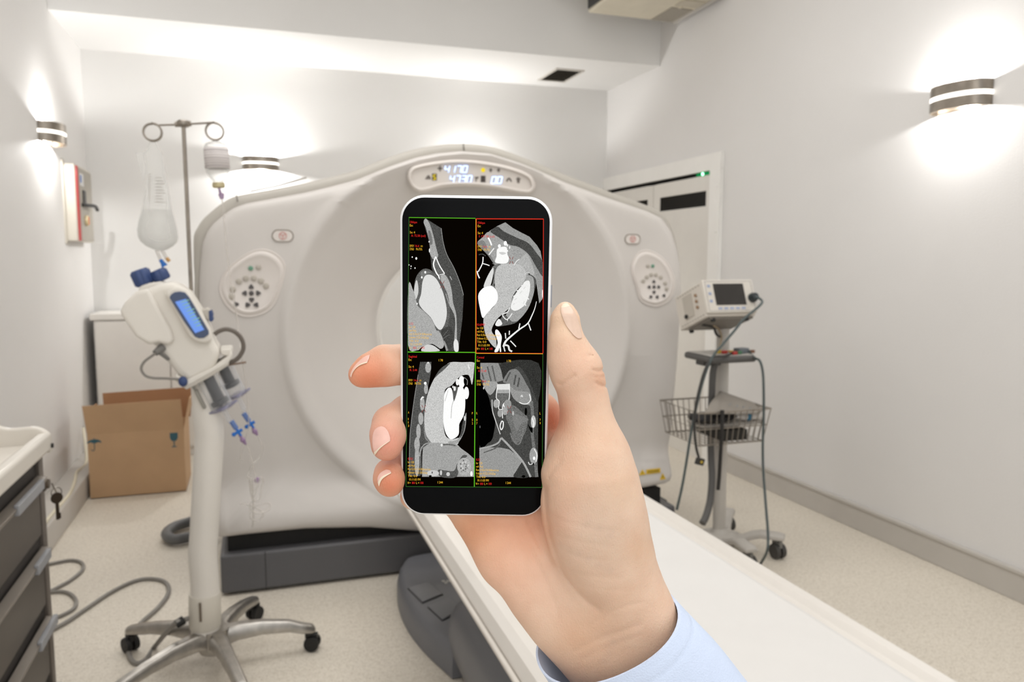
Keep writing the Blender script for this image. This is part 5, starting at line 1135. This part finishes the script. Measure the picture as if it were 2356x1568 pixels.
def chain(X, pts, k=.003, fz=1.0):
    d = None
    for p, q in zip(pts[:-1], pts[1:]):
        a, ra = P4(*p); b, rb = P4(*q); c = capsule(X, a, ra, b, rb, fz)
        d = c if d is None else smin(d, c, k)
    return d
def blob(X, c, r, k=1):
    c = np.array(c, np.float32); r = np.array(r, np.float32); q = (X-c)/r; l = np.sqrt((q*q).sum(-1)); return (l-1)*float(min(r))
THUMB = [(1300.5, 709, 5, 2.5), (1300, 730, 5.5, 5.7), (1302, 780, 5, 7.2), (1311, 818, 3.5, 9.4), (1325, 850, 2, 11.3), (1337, 886, 0, 10.2), (1345, 930, -1, 10.6), (1352, 985, -2, 12.2), (1355, 1035, -3, 15.3), (1355, 1080, -4, 18.2)]
THENAR = [(1355, 1070, -5, 17.5), (1355, 1125, -5, 20), (1362, 1185, -5, 21), (1378, 1250, -6, 20.5), (1405, 1320, -8, 18.5), (1440, 1385, -11, 17)]
HYPO = [(1096, 1180, -27, 11), (1181, 1277, -23, 15), (1256, 1364, -19, 16), (1304, 1430, -16, 15.2), (1353, 1482, -15, 14.2), (1440, 1625, -18, 14.6), (1600, 1880, -28, 17)]
PALM = [(1140, 1120, -27, 12.5), (1210, 1200, -26, 14), (1290, 1300, -20, 16), (1370, 1400, -15, 18)]
WRIST = [(1395, 1420, -14, 20), (1440, 1490, -15, 20.5), (1530, 1630, -20, 22), (1690, 1880, -30, 26)]
RAD = [(1440, 1370, -11, 16), (1472, 1410, -12, 14.2), (1545, 1520, -17, 15), (1700, 1800, -28, 18)]
METS = [[(1215, 965, -25, 11.5), (1290, 1130, -25, 12), (1390, 1330, -18, 14)], [(1175, 1040, -26, 11.5), (1240, 1180, -26, 12)], [(1128, 1105, -27, 11), (1210, 1230, -25, 12)], [(1092, 1160, -27, 10.5), (1170, 1270, -24, 12)], [(1232, 960, -25, 11), (1270, 1080, -22, 12)]]
INDEX = [(1232, 955, -24, 11.2), (1085, 872, -21.5, 9.6), (985, 842, -19, 9.2), (925, 838, -13, 9.2), (886, 841, -9, 9.5), (851, 852, -6, 7.7), (831, 861, -4.5, 5.9)]
MIDDLE = [(1175, 1035, -26, 11.2), (1035, 955, -23.5, 9.5), (940, 950, -19, 8.8), (899, 974, -10, 8.3), (893, 1000, -5, 8.1), (890, 1023, -2, 7.2)]
RING = [(1128, 1100, -27, 10.8), (1010, 1055, -25.5, 8.8), (935, 1068, -21, 7.6), (895, 1088, -11, 6.5), (895, 1100, -6.5, 6.9), (897, 1110, -4, 6.4)]
PINKY = [(1092, 1156, -27, 10), (1000, 1128, -26, 7.8), (958, 1136, -23, 6.8), (950, 1142, -22, 6)]
GRO = [([(1254, 1120), (1258, 1190), (1272, 1256), (1300, 1322), (1340, 1374), (1378, 1402)], .0007, 1.2), ([(1254, 1120), (1258, 1190), (1272, 1256), (1300, 1322), (1340, 1374), (1378, 1402)], .0016, 5),
       ([(1322, 1497), (1370, 1472), (1430, 1452), (1470, 1436)], .0003, 1.3), ([(1345, 1515), (1400, 1487), (1470, 1462)], .00018, 1.2),
       ([(1362, 850), (1374, 853), (1388, 851)], .0011, .55), ([(1370, 878), (1380, 885), (1392, 888)], .0011, .55), ([(1352, 819), (1362, 817)], .0008, .55), ([(1360, 863), (1376, 868), (1388, 866)], .0006, .5),
       ([(1287, 884), (1297, 880), (1310, 872), (1322, 863)], .0012, .8), ([(1262, 1180), (1300, 1200), (1350, 1212), (1420, 1222)], .00025, .8), ([(1275, 1255), (1330, 1280), (1400, 1290)], .0002, .8), ([(1268, 1225), (1330, 1245), (1410, 1258)], .0002, .7), ([(1290, 1060), (1275, 1075), (1262, 1096)], .0006, 1.0),
       ([(1180, 1210), (1225, 1275), (1262, 1350), (1285, 1420)], .0004, 1.2), ([(1215, 1195), (1240, 1250), (1268, 1300)], .0004, 1.0), ([(1355, 1440), (1420, 1400), (1480, 1385)], .00025, .8), ([(1300, 1330), (1360, 1352), (1440, 1358)], .0002, .8), ([(1290, 1305), (1350, 1322), (1430, 1330)], .0002, .8)]
def proj(X):
    d = D0-X[..., 2]; return 1178+X[..., 0]/d*F, 784-X[..., 1]/d*F
def hand_sdf(X):
    X = X.astype(np.float32)
    body = chain(X, HYPO, .008, .8)
    body = smin(body, chain(X, PALM, .008, .62), .010)
    for mt in METS: body = smin(body, chain(X, mt, .006, .75), .008)
    body = smin(body, chain(X, WRIST, .008, .78), .012)
    body = smin(body, chain(X, RAD, .006, .9), .010)
    th = smin(chain(X, THUMB, .004), chain(X, THENAR, .010, .82), .008)
    body = smin(body, th, .007)
    out = body
    for fg in (INDEX, MIDDLE, RING, PINKY):
        f = chain(X, fg, .0022)
        out = np.minimum(out, smin(body, f, .004))
    px_, py_ = proj(X)
    for pts, dep, wd in GRO:
        Pq = cr([(x, y, 0) for x, y in pts], 3); w2 = (wd*5.07)
        best = np.full(px_.shape, 1e9, np.float32)
        xs_ = [p[0] for p in Pq]; ys_ = [p[1] for p in Pq]
        msk = (px_ > min(xs_)-4*w2) & (px_ < max(xs_)+4*w2) & (py_ > min(ys_)-4*w2) & (py_ < max(ys_)+4*w2)
        if not msk.any(): continue
        qx, qy = px_[msk], py_[msk]; bb = np.full(qx.shape, 1e9, np.float32)
        for a, b in zip(Pq[:-1], Pq[1:]):
            ex, ey = b[0]-a[0], b[1]-a[1]; L2 = ex*ex+ey*ey+1e-9; t = np.clip(((qx-a[0])*ex+(qy-a[1])*ey)/L2, 0, 1)
            bb = np.minimum(bb, (qx-a[0]-t*ex)**2+(qy-a[1]-t*ey)**2)
        add = np.zeros_like(out); add[msk] = dep*np.exp(-bb/(w2*w2)); out = out+add
    return out
def surface_nets(lo, hi, h):
    n = [int(math.ceil((b-a)/h))+1 for a, b in zip(lo, hi)]
    ax = [np.linspace(a, a+h*(k-1), k).astype(np.float32) for a, k in zip(lo, n)]
    V = np.empty(n, np.float32)
    for i0 in range(0, n[0], 24):
        G = np.stack(np.meshgrid(ax[0][i0:i0+24], ax[1], ax[2], indexing='ij'), -1); V[i0:i0+24] = hand_sdf(G)
    s = V < 0
    c = [V[i:n[0]-1+i, j:n[1]-1+j, k:n[2]-1+k] for i in (0, 1) for j in (0, 1) for k in (0, 1)]
    offs = [(i, j, k) for i in (0, 1) for j in (0, 1) for k in (0, 1)]
    cs = sum((q < 0).astype(np.int8) for q in c); act = (cs > 0) & (cs < 8)
    idx = np.full(act.shape, -1, np.int64); ii = np.argwhere(act); idx[act] = np.arange(len(ii))
    acc = np.zeros((len(ii), 3)); cnt = np.zeros(len(ii)); cv = [q[act] for q in c]
    for a in range(8):
        for b in range(a+1, 8):
            df = [offs[b][m_]-offs[a][m_] for m_ in range(3)]
            if sum(abs(q) for q in df) != 1: continue
            va, vb = cv[a], cv[b]; cross = (va < 0) != (vb < 0); t = np.where(cross, va/(va-vb+1e-20), 0)
            p = np.array(offs[a])[None]+t[:, None]*np.array(df)[None]; acc[cross] += p[cross]; cnt[cross] += 1
    vs = (ii+acc/cnt[:, None])*h+np.array(lo)
    F_ = []
    for axx in range(3):
        sl = [slice(None)]*3; s1 = list(sl); s0 = list(sl); s0[axx] = slice(0, n[axx]-1); s1[axx] = slice(1, n[axx])
        A, B = s[tuple(s0)], s[tuple(s1)]; e = np.argwhere(A != B); fl = A[tuple(e.T)]
        o1, o2 = [q for q in range(3) if q != axx]
        ok = (e[:, o1] > 0) & (e[:, o2] > 0) & (e[:, o1] < n[o1]-1) & (e[:, o2] < n[o2]-1); e = e[ok]; fl = fl[ok]
        def cell(d1, d2): q = e.copy(); q[:, o1] += d1; q[:, o2] += d2; return idx[tuple(q.T)]
        quad = np.stack([cell(-1, -1), cell(0, -1), cell(0, 0), cell(-1, 0)], 1)
        flip = fl if axx != 1 else ~fl
        quad[~flip] = quad[~flip][:, ::-1]; F_.append(quad)
    return vs, np.concatenate(F_)
lo = np.array([hp(795, 800, 0)[0]-.004, hp(0, 1760, 0)[1], -.062]); hi = np.array([.072, hp(0, 688, 0)[1]+.004, .024])
hi[0] = hp(1720, 1600, -20)[0]
vs, fs = surface_nets(lo, hi, HVOX)
# relax the grid stepping a little, then re-project onto the surface
def grad(X, e=.0004):
    g = np.stack([hand_sdf(X+np.array(d)*e)-hand_sdf(X-np.array(d)*e) for d in ((1, 0, 0), (0, 1, 0), (0, 0, 1))], -1)
    return g/(np.linalg.norm(g, axis=-1, keepdims=True)+1e-9)
skin = pm('skin', (232, 192, 162), .48, var=.03, vscale=60, bump=.32, bscale=1500, sss=.18)
def skin_setup(m):
    N = m.node_tree.nodes; L = m.node_tree.links; b = N['Principled BSDF']
    at = N.new('ShaderNodeAttribute'); at.attribute_name = 'tone'
    nz = [q for q in N if q.type == 'TEX_NOISE'][0]; nz.inputs['Scale'].default_value = 90
    mx = N.new('ShaderNodeMixRGB'); mx.blend_type = 'MULTIPLY'; mx.inputs['Fac'].default_value = .5
    rp = [q for q in N if q.type == 'VALTORGB'][0]
    rp.color_ramp.elements[0].color = (.88, .79, .74, 1); rp.color_ramp.elements[1].color = (1.0, 1.0, 1.0, 1)
    L.new(at.outputs['Color'], mx.inputs['Color1']); L.new(rp.outputs['Color'], mx.inputs['Color2']); L.new(mx.outputs['Color'], b.inputs['Base Color'])
    # fine crossed skin lines
    vo = N.new('ShaderNodeTexVoronoi'); vo.inputs['Scale'].default_value = 900; vo.feature = 'DISTANCE_TO_EDGE'
    tc = [q for q in N if q.type == 'TEX_COORD'][0]; mp = N.new('ShaderNodeMapping'); mp.inputs['Rotation'].default_value = (0, 0, .6); mp.inputs['Scale'].default_value = (1, .45, 1)
    L.new(tc.outputs['Object'], mp.inputs['Vector']); L.new(mp.outputs['Vector'], vo.inputs['Vector'])
    bp = [q for q in N if q.type == 'BUMP'][0]; b2 = N.new('ShaderNodeBump'); b2.inputs['Strength'].default_value = .28; b2.inputs['Distance'].default_value = .0006
    L.new(vo.outputs['Distance'], b2.inputs['Height']); L.new(bp.outputs['Normal'], b2.inputs['Normal']); L.new(b2.outputs['Normal'], b.inputs['Normal'])
    bp.inputs['Distance'].default_value = .0005
skin_setup(skin)
me = bpy.data.meshes.new('person'); me.from_pydata(vs.tolist(), [], fs.tolist())
me.materials.append(skin); me.polygons.foreach_set('use_smooth', [True]*len(me.polygons))
# skin tone: pinker at finger ends and in the folds, paler over thumb and wrist
ppx, ppy = proj(vs); base = np.tile(np.array([[232, 200, 176.]]), (len(vs), 1))
def tint(cx, cy, r, colr, f, extra=None):
    global base
    w = f*np.exp(-((ppx-cx)**2+(ppy-cy)**2)/(r*r))
    if extra is not None: w = w*extra
    base = base*(1-w[:, None])+np.array(colr)*w[:, None]
for q in ((845, 868, 70, (226, 140, 104), .95), (888, 1020, 62, (222, 146, 124), .85), (897, 1114, 45, (214, 132, 98), .95), (1310, 835, 70, (238, 194, 168), .5), (1296, 740, 55, (246, 214, 182), .6), (1150, 1300, 120, (242, 192, 164), .7), (1080, 1225, 70, (232, 170, 130), .6), (1300, 1100, 60, (236, 184, 152), .5), (1390, 1220, 120, (214, 188, 166), .85), (1270, 960, 45, (206, 116, 84), .8), (1400, 1470, 110, (220, 184, 156), .7), (1350, 1000, 60, (230, 194, 164), .5), (1385, 870, 25, (216, 160, 128), .5), (1300, 1195, 40, (218, 170, 146), .35), (1225, 1235, 55, (224, 164, 130), .5), (1420, 1120, 50, (226, 196, 168), .5), (1470, 1260, 40, (214, 176, 146), .6), (1330, 1480, 60, (216, 170, 136), .4)): tint(*q)
for q in ((1090, 1212, 48, (208, 144, 108), .5), (1165, 1200, 50, (212, 148, 114), .5), (1225, 1200, 40, (214, 150, 116), .5)): tint(*q)  # contact shade below the phone, painted into the skin colour
for vx, vy in ((1290, 1255), (1310, 1262), (1332, 1272), (1355, 1285), (1378, 1300), (1402, 1310), (1390, 1520), (1402, 1500), (1412, 1478), (1350, 1205), (1380, 1215), (1405, 1230)): tint(vx, vy, 10, (196, 172, 156), .2)
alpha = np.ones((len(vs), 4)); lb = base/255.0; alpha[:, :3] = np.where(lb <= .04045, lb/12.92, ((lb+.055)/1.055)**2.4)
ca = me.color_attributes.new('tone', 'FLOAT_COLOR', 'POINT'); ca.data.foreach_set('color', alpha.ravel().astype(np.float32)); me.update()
person = bpy.data.objects.new('person', me); COL.objects.link(person); person.matrix_world = MH
md = person.modifiers.new('relax', 'SMOOTH'); md.factor = .5; md.iterations = 3
tag(person, 'right hand and forearm of a person gripping the white phone, palm toward viewer', 'person')
person['_w'] = [0, 0, 0]
# ---- fingernails: thin curved shells laid on the finger ends
nail_m = pm('fingernail', (236, 190, 176), .22, var=.04, vscale=300, coat=.3); nail_f = pm('nail_free_edge', (240, 224, 200), .3, var=.03)
def march(x, y, w0=26, n=70):
    w = w0; p = hp(x, y, w)
    for _ in range(n):
        d = float(hand_sdf(p[None])[0])
        if d < .00004: break
        w -= max(d*1000*.8, .02); p = hp(x, y, w)
        if w < -40: return None
    return p
def nail(rows, nfree, label, lift=.00032, mt=None):
    """rows: pixel polylines from the root edge to the free edge, equal counts"""
    R_ = [cr([(x, y, 0) for x, y in r], 4) for r in rows]; nu = len(R_[0])
    G = list(zip(*[cr([r[i] for r in R_], 5) if len(R_) > 2 else [R_[0][i]*(1-t/5)+R_[1][i]*t/5 for t in range(6)] for i in range(nu)]))
    P = [march(q[0], q[1]) for row in G for q in row]; k = len(G)
    good = [p for p in P if p is not None]; cz = sum(good)/len(good)
    P = np.array([p if p is not None else cz for p in P]); g = grad(P); P = P+g*lift
    fs = [(j*nu+i, j*nu+i+1, (j+1)*nu+i+1, (j+1)*nu+i) for j in range(k-1) for i in range(nu-1)]
    m = MB(); m.add(P, fs); m.m = [1 if (f[0]//nu) >= k-1-nfree else 0 for f in fs]
    return m.build('fingernail', [mt or nail_m, nail_f], person, solid=.00035, angle=80, label=label, subd=1)
nail([[(1319, 771), (1329, 779), (1338.5, 778)], [(1303, 750), (1317, 752), (1331.5, 744)], [(1293, 726), (1306, 726), (1322.5, 720)], [(1290.5, 711), (1300, 711), (1313, 706)], [(1295, 701), (1299, 698.5), (1304.5, 698)]], 4, 'long pale thumbnail', mt=pm('thumbnail', (226, 196, 176), .2, var=.04, vscale=300, coat=.3))
nail([[(852, 816.5), (838, 822), (822, 836.5), (811.5, 851), (806.5, 864)], [(849, 826), (834, 831), (820.5, 842), (811.5, 855), (807.5, 866)], [(845, 835), (830, 840), (819, 848), (812, 858), (809, 867.5)]], 2, 'index fingernail seen edge on')
nail([[(870, 983), (878, 980.5), (886, 983.5)], [(862, 990), (878, 990), (893, 992)], [(858, 1005), (879, 1004), (897, 1003)], [(858.5, 1026), (878, 1019), (898, 1010)], [(863, 1047), (876, 1030), (897.5, 1014)]], 2, 'middle fingernail with pale tip')
nail([[(884, 1083), (890, 1080.5), (897, 1082.5)], [(874, 1090), (885, 1085.5), (899, 1084)], [(869.5, 1103), (880, 1092), (900, 1086)], [(873, 1119), (880, 1102), (900.5, 1088.5)]], 3, 'small ring fingernail')
# ---- shirt sleeve around the wrist
shirt = pm('pale_blue_shirt', (206, 219, 242), .8, var=.015, vscale=120, bump=.25, bscale=1200)
Cn = hp(1395, 1451, -12); Aa = hp(1552, 1376, -13)-Cn; Bb = hp(1444, 1546, 16)-Cn
axd = np.array([.58, -.76, -.10]); axd /= np.linalg.norm(axd)
def sleeve(s, k, inset=0.0, n=72):
    out = []
    for i in range(n):
        t = 2*PI*i/n; sc = k*(1+.030*math.sin(3*t+18*s)*min(1, s*40)+.026*math.sin(5*t-40*s+1)*min(1, s*40)+.016*math.sin(2*t+70*s)*min(1, s*30))-inset
        pw = .93
        a = math.copysign(abs(math.cos(t))**pw, math.cos(t)); b = math.copysign(abs(math.sin(t))**pw, math.sin(t))
        out.append(Cn+Aa*a*sc+Bb*b*sc*(1+.0*s)+axd*s)
    return out
rings = []
SS = [0, .0006, .002, .005, .0075, .0085, .0095, .012]+[.018+.006*i for i in range(34)]
for s in SS:
    k = 1.0+1.9*s-(.010 if abs(s-.0085) < .0006 else 0); rings.append(sleeve(s, k))
inner = [sleeve(s, 1.0+1.9*s, .030) for s in reversed(SS[:30])]
m = MB(); m.loft(inner+rings, cap=False); so = m.build('shirt_sleeve', shirt, person, angle=70, label='pale blue white shirt cuff')
# ================================================================== LIGHT AND CAMERA
def area(name, loc, rot, sx, sy, e, colr=(1, .97, .92)):
    l = bpy.data.lights.new(name, 'AREA'); l.shape = 'RECTANGLE'; l.size = sx; l.size_y = sy; l.energy = e; l.color = colr
    o = bpy.data.objects.new(name, l); COL.objects.link(o); o.location = loc; o.rotation_euler = rot; return o
area('ceiling_fill', (.7, -.2, 3.38), (0, 0, 0), 2.4, 1.6, 28, (1, .992, .98))
area('ceiling_fill', (.7, 2.9, 3.39), (0, 0, 0), 2.6, 1.8, 33, (1, .992, .98))  # unseen second ceiling panel, added to brighten the far half of the room
area('rear_fill', (-.2, -1.4, 2.2), (math.radians(72), 0, math.radians(-12)), 2.0, 1.6, 8, (1, .985, .96))  # unseen area light behind the camera, fills the room from there
w = bpy.data.worlds.new('room_light'); S.world = w; w.use_nodes = True
w.node_tree.nodes['Background'].inputs['Color'].default_value = (1, .992, .98, 1); w.node_tree.nodes['Background'].inputs['Strength'].default_value = .8
cam = bpy.data.cameras.new('camera'); co = bpy.data.objects.new('camera', cam); COL.objects.link(co); S.camera = co
cam.sensor_fit = 'HORIZONTAL'; cam.sensor_width = 36; cam.lens = F/2356*36; cam.clip_start = .02; cam.clip_end = 60
M = Matrix(((CR[0], CU[0], -CF[0], 0), (CR[1], CU[1], -CF[1], 0), (CR[2], CU[2], -CF[2], H), (0, 0, 0, 1))); co.matrix_world = M
cam.dof.use_dof = True; cam.dof.focus_distance = .345; cam.dof.aperture_fstop = cam.lens/1000/.0013
S.view_settings.view_transform = 'Standard'; S.view_settings.look = 'None'; S.view_settings.exposure = 0.1; S.view_settings.gamma = 1.0
S.cycles.use_denoising = True
S.cycles.max_bounces = 10; S.cycles.transparent_max_bounces = 24; S.cycles.sample_clamp_indirect = 6
for o in bpy.data.objects:
    if '_w' in o: del o['_w']
